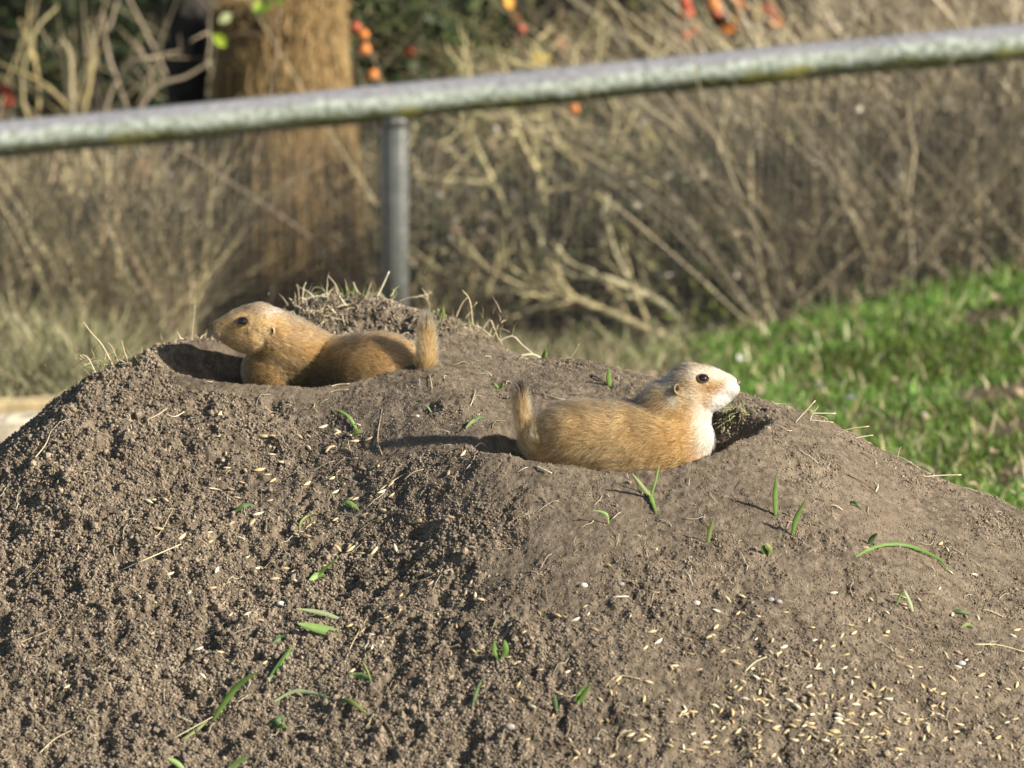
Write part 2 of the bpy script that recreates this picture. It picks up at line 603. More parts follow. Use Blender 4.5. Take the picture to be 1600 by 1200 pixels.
fa, fb = P(-700, 284, FY), P(2300, -10, FY)
fence = empty('fence', (0, FY, -.42))
tag(fence, 'low wire mesh fence with lichen covered top rail sloping up behind the mound', 'fence')
FO = np.array([0, FY, -.42])
nseg, ns_ = 300, 20
pts = fa + (fb - fa) * np.linspace(0, 1, nseg)[:, None]
pts[:, 2] += .004 * fbm(pts[:, 0], pts[:, 0] * 0, .7, 3, 3)
v, f, band = [], [], []
th = np.arange(ns_) * 2 * np.pi / ns_
for i, p in enumerate(pts):
    for t in th:
        # cross-section: a log flattened on top, th from straight up towards the viewer
        r = .046 * (1 + .03 * math.sin(i * .21) + .02 * math.sin(t * 3 + i * .05))
        dy, dz = -math.sin(t) * r * 1.15, math.cos(t) * r
        if dz > .030: dz = .030 + (dz - .030) * .3
        v.append((p[0], p[1] + dy, p[2] + dz)); band.append(min(t, 2 * np.pi - t * .0 if t < np.pi else 2 * np.pi - t) / np.pi if t <= np.pi else 0.9)
vi = np.arange(nseg * ns_).reshape(nseg, ns_)
f = np.stack([vi[:-1], vi[1:], np.roll(vi[1:], -1, 1), np.roll(vi[:-1], -1, 1)], -1).reshape(-1, 4)
me = np_mesh('rail', np.array(v) - FO, f)
me.attributes.new('band', 'FLOAT', 'POINT').data.foreach_set('value', np.array(band, dtype=np.float32))
me.materials.append(M_RAIL)
link(bpy.data.objects.new('rail', me), fence)
slope = (fb[2] - fa[2]) / (fb[0] - fa[0])
rail_z = lambda x: fa[2] + (x - fa[0]) * slope
px0 = P(616, 300, FY)[0]
post_mesh = None
for x in (px0 - 2.2, px0, px0 + 2.2):
    m = MB()
    zt = rail_z(x) - .047
    m.tube([(0, 0, -.75), (0, 0, -.2), (0, 0, -.012), (0, 0, -.006), (0, 0, 0)], [.033, .033, .033, .031, .028], 20)
    o = m.build('post', M_METAL, fence)
    o.location = Vector((x, FY, zt)) - Vector(FO)
    m = MB()
    m.tube([(0, 0, -.014), (0, 0, .010)], [.037, .037], 16)
    c_ = m.build('post_cap', M_WIRE, o)
# wires: one joined part, far below ten pixels each
m = MB()
s = .0190
yw = FY - .036
z_lo = lambda x: float(ground_z(np.array(x), np.array(yw))) - .02
x = -1.9
while x < 2.2:
    m.tube([(x, yw, z_lo(x)), (x, yw, rail_z(x) - .02)], .0009, 4)
    x += s
for k in range(47):
    z0 = -.62 + k * s * 1.0
    xs_ = np.linspace(-1.9, 2.2, 40)
    pth = [(q, yw - .0015, z0 + (q + 1.9) * slope) for q in xs_ if z_lo(q) - .02 < z0 + (q + 1.9) * slope < rail_z(q) - .01]
    if len(pth) > 1:
        m.tube(pth, .0009, 4)
tag(m.build('wire_mesh', M_WIRE, fence, origin=FO), kind='stuff')

# ------------------------------------------------------------------ grass on the slope behind
def blades(n, xr, yr, hmin, hmax, w, cols, zf, dens=None, seed=0, lean=.6):
    rg = np.random.default_rng(seed)
    x = rg.uniform(*xr, n); y = rg.uniform(*yr, n)
    if dens is not None:
        k = rg.random(n) < dens(x, y); x, y = x[k], y[k]; n = len(x)
    z = zf(x, y) - .003
    h = rg.uniform(hmin, hmax, n) * (.6 + .8 * rg.random(n))
    a = rg.uniform(0, 2 * np.pi, n); ln = h * lean * rg.random(n)
    dx, dy = np.cos(a) * ln, np.sin(a) * ln
    b = rg.uniform(0, np.pi, n); wx, wy = np.cos(b) * w, np.sin(b) * w
    base = np.stack([x, y, z], -1)
    W_ = np.stack([wx, wy, 0 * wx], -1)
    mid = base + np.stack([dx * .35, dy * .35, h * .6], -1)
    tip = base + np.stack([dx, dy, h], -1)
    V = np.stack([base - W_, base + W_, mid - W_ * .8, mid + W_ * .8, tip - W_ * .15, tip + W_ * .15], 1).reshape(-1, 3)
    q = (np.arange(n) * 6)[:, None, None]
    F = (np.array([[0, 1, 3, 2], [2, 3, 5, 4]])[None] + q).reshape(-1, 4)
    ci = rg.integers(0, len(cols), n)
    c = np.asarray(cols)[ci] * rg.uniform(.7, 1.3, (n, 1))
    t_ = np.clip(.5 + 1.6 * fbm(x, y, .22, 3, 88), 0, 1)[:, None]
    c = c * (.75 + .5 * t_) + (1 - t_) * np.array([.03, .01, 0])
    return V, F, np.repeat(c, 6, 0)


def grass_dens(x, y):
    n = fbm(x, y, .35, 4, 55)
    edge_x = .28 + .10 * (4 - y) * .5
    d = sstep(-.05, .15, x - edge_x + .25 * n) * sstep(-.30, -.02, n + .12 - .30 * sstep(2.1, 1.3, y))
    return np.clip(d, 0, 1)


GC = [(.08, .20, .03), (.13, .27, .04), (.18, .33, .06), (.28, .39, .12), (.12, .17, .04)]
V, F, c = blades(150000, (.1, 2.4), (.75, 3.95), .008, .024, .0024, GC, ground_z, grass_dens, 1, 1.2)
V2, F2, c2 = blades(6000, (.1, 2.4), (2.8, 4.3), .02, .05, .003, GC, ground_z, lambda x, y: grass_dens(x, y) * sstep(.0, .3, fbm(x, y, .2, 2, 66) + .12 * x), 2, 1.1)
V3, F3, c3 = blades(4500, (.1, 2.4), (.8, 4.1), .015, .05, .003, [(.42, .36, .2), (.3, .25, .13), (.5, .46, .3)], ground_z, None, 3, 1.6)
Vs = np.concatenate([V, V2, V3]); Fs = np.concatenate([F, F2 + len(V), F3 + len(V) + len(V2)])
me = np_mesh('grass', Vs, Fs, True, np.concatenate([c, c2, c3])); me.materials.append(M_GRASS)
tag(link(bpy.data.objects.new('grass', me)), 'short bright green grass on the bank behind the mound', None, None, 'stuff')


def leaf_mesh(name, L_, W_, col, mat, curl=.25):
    n = 5
    v, f = [], []
    for i in range(n + 1):
        t = i / n
        w = W_ * math.sin(math.pi * min(1, t * .92 + .06)) ** .8
        z = curl * L_ * (math.sin(t * math.pi) * .5)
        for s_ in (-1, 0, 1):
            v.append(((t - .5) * L_, s_ * w * .5, z - abs(s_) * -.18 * W_))
    for i in range(n):
        for k in (0, 1):
            a = i * 3 + k
            f.append((a, a + 3, a + 4, a + 1))
    me = np_mesh(name, np.array(v), np.array(f), True, np.array(col))
    me.materials.append(mat)
    return me


# fallen leaves, one object each
FL = [leaf_mesh('fallen_leaf', .045, .030, c_, M_LEAF, .5) for c_ in ((.62, .58, .50), (.50, .38, .25), (.38, .22, .11), (.70, .67, .62))]
rg = random.Random(5)
cnt = 0
while cnt < 165:
    x, y = rg.uniform(.2, 1.5), (rg.uniform(1.0, 3.9) if cnt < 110 else rg.uniform(1.35, 2.0))
    if rg.random() > .25 + .75 * float(sstep(.1, .0, abs(fbm(np.array(x), np.array(y), .5, 2, 12)))):
        continue
    k = rg.choice([0, 1, 1, 1, 2, 2, 3])
    o = bpy.data.objects.new('fallen_leaf', FL[k])
    o.location = (x, y, float(ground_z(np.array(x), np.array(y))) + .012 + rg.random() * .01)
    o.rotation_euler = (rg.uniform(-.6, .6), rg.uniform(-.6, .6), rg.uniform(0, 6.3))
    s_ = rg.uniform(.3, .8); o.scale = (s_,) * 3
    link(o)
    where = 'in the grass just behind the mound' if y < 1.9 else ('in the middle of the grass bank' if y < 3.0 else 'in the far grass near the fence')
    tag(o, ['greyish white', 'light brown', 'dark brown', 'bleached white'][k] + ' fallen leaf lying ' + where, 'leaf', 'fallen leaves ' + where)
    cnt += 1

# pale logs and stones behind the mound
def timber(name, a, b_, hw_, hh_, col, label):
    """a weathered sawn beam: uneven edges, a rougher end"""
    a, b_ = np.array(a), np.array(b_)
    n = 40
    t = np.linspace(0, 1, n)
    p = a + (b_ - a) * t[:, None]
    sec = np.array([(-1, -1), (-1.02, .7), (-.9, 1), (-.3, .93), (.3, 1.02), (.95, .96), (1, .7), (1, -1)])
    w1 = 1 + .08 * fbm(t * 6, t * 0 + hw_ * 40, .5, 3, 5)
    V = np.stack([np.stack([p[:, 0] + 0 * t, p[:, 1] + q[0] * hw_ * w1, p[:, 2] + q[1] * hh_ * (1 + .35 * fbm(t * 8 + i, t * 0 + i, .4, 3, 9))], -1) for i, q in enumerate(sec)], 1)
    V[-1, :, 0] += RNG.normal(0, .006, 8)
    vi = np.arange(n * 8).reshape(n, 8)
    F = np.stack([vi[:-1], vi[1:], np.roll(vi[1:], -1, 1), np.roll(vi[:-1], -1, 1)], -1).reshape(-1, 4)
    e = empty(name, (a + b_) / 2 - np.array([0, 0, hh_])); tag(e, label, 'timber')
    m = MB(); m.add(V.reshape(-1, 3), F, col); m.build('beam', M_WOOD, e, False, origin=np.array(e.location))
    m = MB(); E = V[-1] + [.0008, 0, 0]
    m.add(E, [(0, 1, 2, 3), (0, 3, 4, 5), (0, 5, 6, 7)], (.5, .42, .3)); m.build('cut_end', M_WOOD, e, False, origin=np.array(e.location))


timber('timber', P(-420, 652, 2.5), P(94, 634, 2.55), .05, .016, (.44, .35, .19), 'upper golden brown weathered timber lying behind the mound')
timber('timber', P(-420, 676, 2.3), P(66, 668, 2.35), .06, .024, (.50, .44, .33), 'nearer pale weathered timber lying behind the mound')


def stone(u, v, y, r, col, label, seed, name='stone', cat='stone'):
    rg = np.random.default_rng(seed)
    import bmesh
    bm = bmesh.new(); bmesh.ops.create_icosphere(bm, subdivisions=3, radius=1)
    co = np.array([w.co for w in bm.verts])
    co = co * (1 + .22 * fbm(co[:, 0] + co[:, 2] * .7 + 9 * seed, co[:, 1] - co[:, 2] * .6, .9, 3, seed)[:, None]) * np.array([1.25, 1, .75]) * r
    for w, q in zip(bm.verts, co): w.co = q
    me = bpy.data.meshes.new(name); bm.to_mesh(me); bm.free()
    at = me.attributes.new('col', 'FLOAT_COLOR', 'POINT'); c4 = np.ones((len(co), 4), np.float32); c4[:, :3] = col; at.data.foreach_set('color', c4.ravel())
    for p_ in me.polygons: p_.use_smooth = True
    me.materials.append(M_STONE)
    o = link(bpy.data.objects.new(name, me)); o.location = P(u, v, y)
    if y > 1.5: o.location.z = float(ground_z(np.array(o.location.x), np.array(y))) + r * .45
    return tag(o, label, cat)


stone(1012, 552, 3.3, .030, (.42, .30, .24), 'pinkish pale stone lying on bare ground below the bare shrub', 3)
stone(960, 560, 3.2, .026, (.26, .21, .16), 'small brown stone beside the pinkish stone behind the ridge', 5)
stone(1065, 560, 3.25, .020, (.28, .23, .18), 'small tan stone lying between the pinkish stone and the grass', 8)

# ------------------------------------------------------------------ vegetation behind the fence
def wander(p, d, L_, n, bend, rg, grav=0.0):
    pts = [np.array(p, float)]
    d = np.array(d, float); d /= np.linalg.norm(d)
    for _ in range(n):
        d = d + rg.normal(0, bend, 3) * np.array([1, .5, 1]) + np.array([0, 0, grav])
        d /= np.linalg.norm(d)
        pts.append(pts[-1] + d * L_ / n)
    return np.array(pts)


TWIG = [(.38, .31, .16), (.44, .36, .19), (.28, .21, .13), (.50, .42, .25), (.33, .25, .17), (.40, .35, .14)]


def shrub(name, base, stems, label, cat, seed, tones=TWIG, twigs=7, r0=.006, group=None):
    """stems: list of (direction, length) or explicit paths (k,3) with a root radius"""
    rg = np.random.default_rng(seed)
    base = np.array(base, float)
    e = empty(name, base)
    tag(e, label, cat, group)
    for st in stems:
        m = MB()
        col = np.array(tones[rg.integers(len(tones))]) * rg.uniform(.8, 1.25)
        if isinstance(st, tuple):
            pth = wander(base + rg.normal(0, .02, 3) * np.array([1, 1, 0]), st[0], st[1], 12, .12, rg)
            r = r0
        else:
            pth = smooth_path(st[:, :3], 16); r = st[0, 3]
        m.tube(pth, np.linspace(r, r * .35, len(pth)), 6, col)
        for _ in range(twigs):
            i = rg.integers(3, len(pth) - 1)
            d = pth[i] - pth[i - 1]; d /= np.linalg.norm(d)
            d = d + rg.normal(0, .55, 3) * np.array([1, .6, 1])
            tw = wander(pth[i], d, rg.uniform(.08, .3), 7, .2, rg)
            m.tube(tw, np.linspace(r * .45, r * .15, 8), 4, col * rg.uniform(.7, 1.3))
            for _ in range(2):
                j = rg.integers(2, 7)
                tw2 = wander(tw[j], tw[j] - tw[j - 1] + rg.normal(0, .02, 3), rg.uniform(.04, .14), 5, .25, rg)
                m.tube(tw2, np.linspace(r * .28, r * .12, 6), 4, col * rg.uniform(.7, 1.3))
        m.build('branch', M_WOOD, e, origin=base)
    return e


def stems_px(lst, y):
    out = []
    for pts, r in lst:
        q = [np.append(P(u, v, y + dy), r) for u, v, dy in pts]
        out.append(np.array(q))
    return out


# the big bare shrub whose limbs fan out from one root
S = stems_px([
    ([(1070, 545, 0.10), (990, 505, 0.09), (900, 470, 0.09), (820, 452, 0.10), (740, 470, 0.13)], .012),
    ([(1085, 540, 0.10), (1040, 480, 0.18), (985, 450, 0.16), (930, 432, 0.13), (860, 440, 0.18)], .012),
    ([(1080, 545, 0.18), (1000, 510, 0.13), (920, 475, 0.13), (870, 452, 0.18), (800, 430, 0.24)], .012),
    ([(1090, 540, 0.18), (1060, 470, 0.21), (1010, 400, 0.24), (960, 350, 0.27), (900, 320, 0.30)], .010),
    ([(1090, 540, 0.21), (1090, 440, 0.24), (1095, 360, 0.24), (1110, 300, 0.27), (1125, 220, 0.30), (1135, 140, 0.30)], .010),
    ([(1095, 540, 0.18), (1140, 480, 0.18), (1185, 430, 0.18), (1230, 360, 0.24), (1260, 280, 0.30)], .009),
    ([(1100, 540, 0.18), (1190, 450, 0.21), (1150, 390, 0.24), (1100, 330, 0.24), (1040, 260, 0.24), (1000, 180, 0.30)], .009),
    ([(1090, 540, 0.24), (1120, 460, 0.24), (1160, 350, 0.30), (1220, 250, 0.30), (1250, 160, 0.35)], .008),
    ([(1100, 545, 0.18), (1240, 500, 0.18), (1260, 420, 0.24), (1255, 330, 0.24), (1230, 220, 0.30)], .009),
    ([(1080, 540, 0.24), (990, 440, 0.30), (960, 380, 0.30), (870, 330, 0.30), (760, 325, 0.35)], .008),
    ([(1085, 545, 0.30), (1000, 400, 0.30), (1100, 260, 0.35), (1180, 180, 0.35), (1200, 60, 0.41)], .008),
    ([(1095, 545, 0.35), (1150, 420, 0.35), (1080, 320, 0.35), (960, 290, 0.41), (820, 300, 0.41)], .007),
], FY)
shrub('bare_shrub', P(1090, 545, FY + .3), S, 'bare tangled shrub with arching yellow grey limbs rising from one root beside the grass', 'shrub', 21, [(.50, .44, .22), (.44, .38, .21), (.42, .34, .23), (.52, .47, .29)], 9)

S = stems_px([
    ([(190, 560, .5), (200, 400, .5), (120, 200, .5), (110, 90, .5), (95, 60, .5)], .009),
    ([(200, 560, .5), (150, 380, .5), (40, 180, .5), (50, 60, .5), (90, 10, .6)], .008),
    ([(200, 560, .6), (260, 350, .6), (210, 200, .5), (170, 90, .6), (160, 20, .6)], .008),
    ([(210, 560, .5), (180, 300, .5), (90, 150, .5), (0, 100, .5), (-60, 70, .6)], .007),
    ([(220, 560, .5), (180, 300, .5), (230, 150, .5), (290, 120, .5), (330, 95, .5)], .008),
    ([(220, 560, .5), (160, 240, .5), (190, 110, .5), (240, 90, .5), (300, 75, .6)], .006),
    ([(180, 560, .5), (130, 240, .5), (140, 130, .5), (150, 80, .6)], .009),
    ([(170, 560, .6), (60, 320, .6), (60, 130, .6), (30, 30, .6)], .007),
    ([(230, 560, .5), (380, 380, .5), (470, 340, .5), (540, 380, .5)], .007),
    ([(200, 560, .4), (320, 420, .4), (290, 340, .4), (240, 230, .5)], .006),
], FY)
shrub('bare_shrub', P(200, 560, FY + .5), S, 'bare pale stemmed bush showing above the fence rail before dark foliage', 'shrub', 22, [(.34, .30, .16), (.36, .29, .14), (.28, .23, .16), (.42, .36, .22)], 2)

S = stems_px([
    ([(760, 560, .5), (800, 380, .5), (745, 230, .4), (715, 180, .4)], .008),
    ([(800, 560, .5), (850, 330, .5), (815, 220, .4), (795, 165, .4)], .008),
    ([(800, 560, .6), (900, 300, .6), (860, 200, .5), (845, 130, .5)], .009),
    ([(820, 560, .5), (960, 200, .5), (905, 140, .5), (870, 100, .5)], .008),
    ([(840, 560, .6), (690, 400, .5), (655, 320, .5), (650, 240, .5)], .008),
    ([(840, 560, .6), (960, 250, .6), (1020, 100, .7), (1030, 20, .7)], .007),
], FY)
shrub('bare_shrub', P(810, 560, FY + .5), S, 'bare leaning twigs of a thin shrub just beyond the fence post', 'shrub', 23, [(.52, .46, .25), (.46, .40, .22)], 9)

bushes = [
    (70, 4.9, 'low thorny bush of dusty brown twigs behind the fence above the pale timbers'),
    (330, 5.0, 'brown twiggy bush at the foot of the dark tree trunk'),
    (560, 4.9, 'brown twiggy bush showing through the mesh just before the fence post'),
    (700, 5.2, 'thin olive twiggy bush directly beyond the fence post'),
    (900, 5.3, 'dull brown bush filling the gap behind the leaning twigs'),
    (1230, 5.1, 'brown bush of upright stems behind the bare tangled shrub'),
    (1370, 4.8, 'grey brown bush of upright twigs over the green bank'),
    (1500, 4.7, 'grey twiggy bush behind the mesh where the grass bank is highest'),
    (1640, 5.0, 'tan twiggy bush at the upper end of the fence rail'),
]
for i, (u, y, lb) in enumerate(bushes):
    rg = np.random.default_rng(100 + i)
    x = P(u, 400, y)[0]
    base = (x, y, float(ground_z(np.array(x), np.array(y))) - .02)
    ton = TWIG if i not in (6, 7) else [(.40, .34, .26), (.46, .40, .31), (.32, .26, .20)]
    hh = [.30, .26, .26, .85, .72, .55, .9, 1.0, 1.05][i]
    st = [((rg.normal(0, .35), rg.normal(0, .2), 1.0), hh * rg.uniform(.7, 1.15)) for _ in range(11)]
    shrub('twiggy_bush', base, st, lb, 'bush', 200 + i, ton, 12, .0055, 'twiggy bushes beyond the fence')

# dark trunk and the brown thatch of hanging stems
M_BARK, nt, b = new_mat('dark_bark')
nt.links.new(mixc(nt, ramp(nt, noise(nt, 30, 5), .3, .7), (.012, .010, .008), (.04, .033, .026)), b.inputs['Base Color'])
b.inputs['Roughness'].default_value = .9
bump(nt, b, noise(nt, 40, 5), .8, .01)


def tree(u, y, r, label, seed, v0=560):
    rg = np.random.default_rng(seed)
    x = P(u, 300, y)[0]
    zg = float(ground_z(np.array(x), np.array(y))) - .05
    e = empty('tree', (x, y, zg)); tag(e, label, 'tree')
    o = np.array([x, y, zg])
    z = np.linspace(0, 3.6, 14)
    pth = np.stack([x + .02 * np.sin(z * 1.5 + seed), y + 0 * z, zg + z], -1)
    m = MB(); m.tube(pth, r * np.linspace(1.15, .6, 14), 14); m.build('trunk', M_BARK, e, origin=o)
    for _ in range(7):
        p = pth[rg.integers(7, 14)]
        br = wander(p, (rg.normal(), rg.normal() * .6, .6), 1.2, 9, .15, rg)
        m = MB(); m.tube(br, np.linspace(r * .35, r * .08, 10), 7); m.build('branch', M_BARK, e, origin=o)
    # crown far above the frame
    n = 3500
    c_ = rg.normal(0, 1, (n, 3)); c_ /= np.linalg.norm(c_, axis=1)[:, None]; c_ *= rg.random((n, 1)) ** .4
    c_ = c_ * np.array([1.1, .9, .8]) + np.array([x, y, zg + 3.9])
    leafcloud('crown', c_, .035, [(.04, .07, .02), (.06, .09, .03), (.09, .08, .03)], e, o, rg)


def leafcloud(name, c_, s, cols, parent, origin, rg, kind=None, mat=None):
    n = len(c_)
    a = rg.normal(0, 1, (n, 3)); a /= np.linalg.norm(a, axis=1)[:, None]
    b_ = np.cross(a, rg.normal(0, 1, (n, 3))); b_ /= np.linalg.norm(b_, axis=1)[:, None]
    ss = s * rg.uniform(.6, 1.4, (n, 1))
    V = np.stack([c_ - a * ss, c_ + b_ * ss * .45, c_ + a * ss, c_ - b_ * ss * .45], 1).reshape(-1, 3)
    if origin is not None: V = V - origin
    F = np.arange(4 * n).reshape(n, 4)
    c = np.asarray(cols)[rg.integers(0, len(cols), n)] * rg.uniform(.6, 1.4, (n, 1))
    me = np_mesh(name, V, F, False, np.repeat(c, 4, 0)); me.materials.append(mat or M_LEAF)
    o = link(bpy.data.objects.new(name, me), parent)
    if kind: tag(o, kind=kind)
    return o


tree(306, 4.75, .044, 'dark tree trunk standing beside the brown hanging thatch behind the fence', 4)


def thatch():
    y = 4.62
    k = pxm(y)
    c0 = P(440, 0, y)
    x0, ztop = c0[0], c0[2] - .0
    zg = float(ground_z(np.array(x0), np.array(y)))
    e = empty('dried_grass_clump', (x0, y, zg))
    tag(e, 'tall dome shaped clump of dried brown stems hanging down behind the fence', 'grass clump')
    o = np.array([x0, y, zg])
    rg = np.random.default_rng(9)
    H = ztop - zg
    m = MB()
    zz = np.linspace(0, 1, 12)
    m.tube([(x0, y, zg + t * H * .96) for t in zz], [.12 * math.sqrt(max(.02, 1 - t ** 3.5)) for t in zz], 18, (.22, .15, .065))
    m.build('core', M_WOOD, e, origin=o)
    for tone, n in ((0, 900), (1, 900), (2, 700)):
        m = MB()
        for _ in range(n):
            a = rg.uniform(0, 2 * np.pi)
            r = rg.uniform(.125, .165)
            top_ = H * (rg.uniform(.75, 1.04))
            s_ = rg.uniform(0, .12)
            # rise over the dome, then hang
            cxs = [(s_, top_ - .02), (s_ + .05, top_), (r * .80, top_ - .075), (r * .97, top_ - .17), (r + rg.normal(0, .012), top_ * rg.uniform(.45, .7)), (r + rg.normal(0, .02), top_ * rg.uniform(.02, .4))]
            da = rg.normal(0, .1)
            pts_ = [(x0 + math.cos(a + da * i) * q, y + math.sin(a + da * i) * q * .9, zg + h) for i, (q, h) in enumerate(cxs)]
            base_c = [(.40, .275, .12), (.33, .22, .095), (.46, .33, .155)][tone]
            m.tube(smooth_path(pts_, 9), np.linspace(.0018, .0009, 9), 4, np.array(base_c) * rg.uniform(.7, 1.25))
        tag(m.build('stems', M_STRAW, e, origin=o), kind='stuff')


thatch()

# dry stems filling the space beyond the mesh (uncountable)
def undergrowth(n, ur, yr, hr, cols, seed, name, label, zoff=0, wr=(.0012, .003), lean=.35, dens=None):
    rg = np.random.default_rng(seed)
    y = rg.uniform(*yr, n); u = rg.uniform(*ur, n)
    x = (u - 800) * (y - CAM[1]) / FPX
    if dens is not None:
        k = rg.random(n) < dens(u, y); x, y, u = x[k], y[k], u[k]; n = len(x)
    h = rg.uniform(*hr, n)
    z = ground_z(x, y) - .01 + zoff
    a = rg.normal(0, lean, n); a2 = rg.normal(0, lean * .5, n); bend = rg.normal(0, lean * .8, n)
    T = np.array([0, .35, .7, 1.0])
    X = x[:, None] + h[:, None] * (a[:, None] * T + bend[:, None] * T ** 2)
    Y = y[:, None] + h[:, None] * a2[:, None] * T
    Zz = z[:, None] + h[:, None] * T * (1 - .25 * np.abs(bend[:, None]) * T)
    w = rg.uniform(*wr, n)[:, None] * np.array([1, .85, .6, .25])
    tw = rg.uniform(-.7, .7, n)[:, None]
    V = np.stack([np.stack([X - w * np.cos(tw), Y - w * np.sin(tw), Zz], -1), np.stack([X + w * np.cos(tw), Y + w * np.sin(tw), Zz], -1)], 2).reshape(-1, 3)
    q = (np.arange(n) * 8)[:, None, None]
    F = (np.array([[0, 1, 3, 2], [2, 3, 5, 4], [4, 5, 7, 6]])[None] + q).reshape(-1, 4)
    c = np.asarray(cols)[rg.integers(0, len(cols), n)] * (.25 + 1.35 * rg.random((n, 1)) ** 1.3)
    me = np_mesh(name, V, F, True, np.repeat(c, 8, 0)); me.materials.append(M_STRAW)
    return tag(link(bpy.data.objects.new(name, me)), label, None, None, 'stuff')


DRY = [(.48, .40, .20), (.34, .27, .14), (.60, .51, .29), (.22, .17, .10), (.40, .36, .15), (.50, .38, .24)]
clear = lambda u, y: np.where((u > 290) & (u < 600) & (y < 5.0), .05, 1.0) * np.where((u > 780) & (u < 1200) & (y < 4.75), .15, 1.0)
undergrowth(6500, (-250, 1850), (4.15, 5.8), (.10, .40), DRY, 31, 'dry_undergrowth', 'dense tangle of dry brown stems beyond the fence', dens=clear)
undergrowth(4200, (-200, 300), (4.07, 4.9), (.12, .52), [(.60, .50, .28), (.46, .39, .22), (.70, .61, .38), (.27, .24, .12), (.50, .37, .24)], 32, 'dry_undergrowth', 'pale dry stems massed behind the lower end of the rail', 0, (.0014, .0034), .45)
undergrowth(5200, (1180, 1800), (4.07, 5.2), (.12, .75), [(.52, .44, .29), (.64, .55, .38), (.42, .34, .22), (.58, .47, .28), (.26, .21, .13)], 33, 'dry_undergrowth', 'grey brown stems massed behind the grass bank', 0, (.0014, .0036), .55)
undergrowth(420, (-200, 1800), (4.3, 5.6), (.4, .95), [(.30, .24, .16), (.42, .36, .22)], 34, 'dry_undergrowth', 'tall dry twigs reaching above the fence rail', 0, (.002, .0045), .45, clear)
undergrowth(5000, (-260, 190), (2.75, 4.0), (.04, .17), [(.30, .29, .15), (.40, .36, .22), (.20, .22, .09), (.26, .22, .13)], 35, 'dry_undergrowth', 'low olive and dry weeds behind the pale timbers', 0, (.0012, .003), .6)
undergrowth(2600, (560, 1080), (3.0, 4.0), (.03, .10), [(.30, .27, .15), (.36, .30, .19), (.16, .18, .07)], 36, 'dry_undergrowth', 'low withered weeds at the foot of the fence', 0, (.0012, .003), .7)
rg = np.random.default_rng(41)
# low leaf litter and dull leaves among the stems
n = 30000
u = rg.uniform(-250, 1850, n); y = rg.uniform(4.1, 6.6, n); x = (u - 800) * (y - CAM[1]) / FPX
z = ground_z(x, y) + .35 * rg.random(n) ** 1.8
k = ~((u > 310) & (u < 590) & (y < 5.1))
x, y, z = x[k], y[k], z[k]
leafcloud('leaf_litter', np.stack([x, y, z], -1), .013, [(.13, .10, .06), (.17, .13, .08), (.08, .06, .04), (.08, .11, .03), (.34, .26, .18), (.40, .36, .27)], None, None, rg)
tag(bpy.data.objects['leaf_litter'], 'withered brown leaves among the dry stems', None, None, 'stuff')
n = 2600
u = rg.uniform(-250, 1850, n); y = rg.uniform(4.08, 4.8, n); x = (u - 800) * (y - CAM[1]) / FPX
k = (fbm(u, y * 0, 140, 3, 77) + .15 * rg.random(n) > -.05) & ~((u > 300) & (u < 560))
u, y, x = u[k], y[k], x[k]
z = ground_z(x, y) + .50 * rg.random(len(x))
leafcloud('withered_leaves', np.stack([x, y, z], -1), .013, [(.55, .47, .33), (.45, .40, .24), (.62, .55, .46), (.36, .24, .17), (.40, .40, .20)], None, None, rg)
tag(bpy.data.objects['withered_leaves'], 'curled pale leaves clinging to the stems beyond the fence', None, None, 'stuff')
# evergreen hedge far back, tree shade put into its near-black leaf colours
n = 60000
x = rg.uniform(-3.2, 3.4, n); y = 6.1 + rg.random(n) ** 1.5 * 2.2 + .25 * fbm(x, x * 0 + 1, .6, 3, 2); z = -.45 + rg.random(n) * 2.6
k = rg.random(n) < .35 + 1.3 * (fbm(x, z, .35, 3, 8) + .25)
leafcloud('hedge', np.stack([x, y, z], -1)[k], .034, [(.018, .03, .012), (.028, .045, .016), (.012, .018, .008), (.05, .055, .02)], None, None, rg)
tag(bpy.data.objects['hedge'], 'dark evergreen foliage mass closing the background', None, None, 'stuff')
m = MB()  # added backing block closing the gaps, deep shade put into its colour
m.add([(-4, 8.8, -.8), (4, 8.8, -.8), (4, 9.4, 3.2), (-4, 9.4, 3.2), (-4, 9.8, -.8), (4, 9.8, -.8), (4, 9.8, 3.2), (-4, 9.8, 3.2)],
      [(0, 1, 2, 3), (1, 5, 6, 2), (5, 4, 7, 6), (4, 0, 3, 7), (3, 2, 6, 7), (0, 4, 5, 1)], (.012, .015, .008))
tag(m.build('dark_backing', M_BARK, None, False), 'dark backing added behind the foliage, deep shade put into its colour', None, None, 'structure')

# green ivy patches seen through the mesh and above the rail
def ivy(u, v, y, r, n, label, cols, seed, s=.016):
    rg = np.random.default_rng(seed)
    c0 = P(u, v, y)
    e = empty('ivy_patch', (c0[0], y, float(ground_z(np.array(c0[0]), np.array(y)))))
    o = np.array(e.location)
    tag(e, label, 'ivy')
    m = MB()
    for _ in range(5):
        m.tube(wander(o, (rg.normal(0, .15), 0, 1), c0[2] - o[2] + r, 10, .1, rg), np.linspace(.004, .002, 11), 5, (.2, .16, .1))
    m.build('stem', M_WOOD, e, origin=o)
    c_ = rg.normal(0, .5, (n, 3)) * r * np.array([1, .6, 1]) + c0
    leafcloud('foliage', c_, s, cols, e, o, rg)


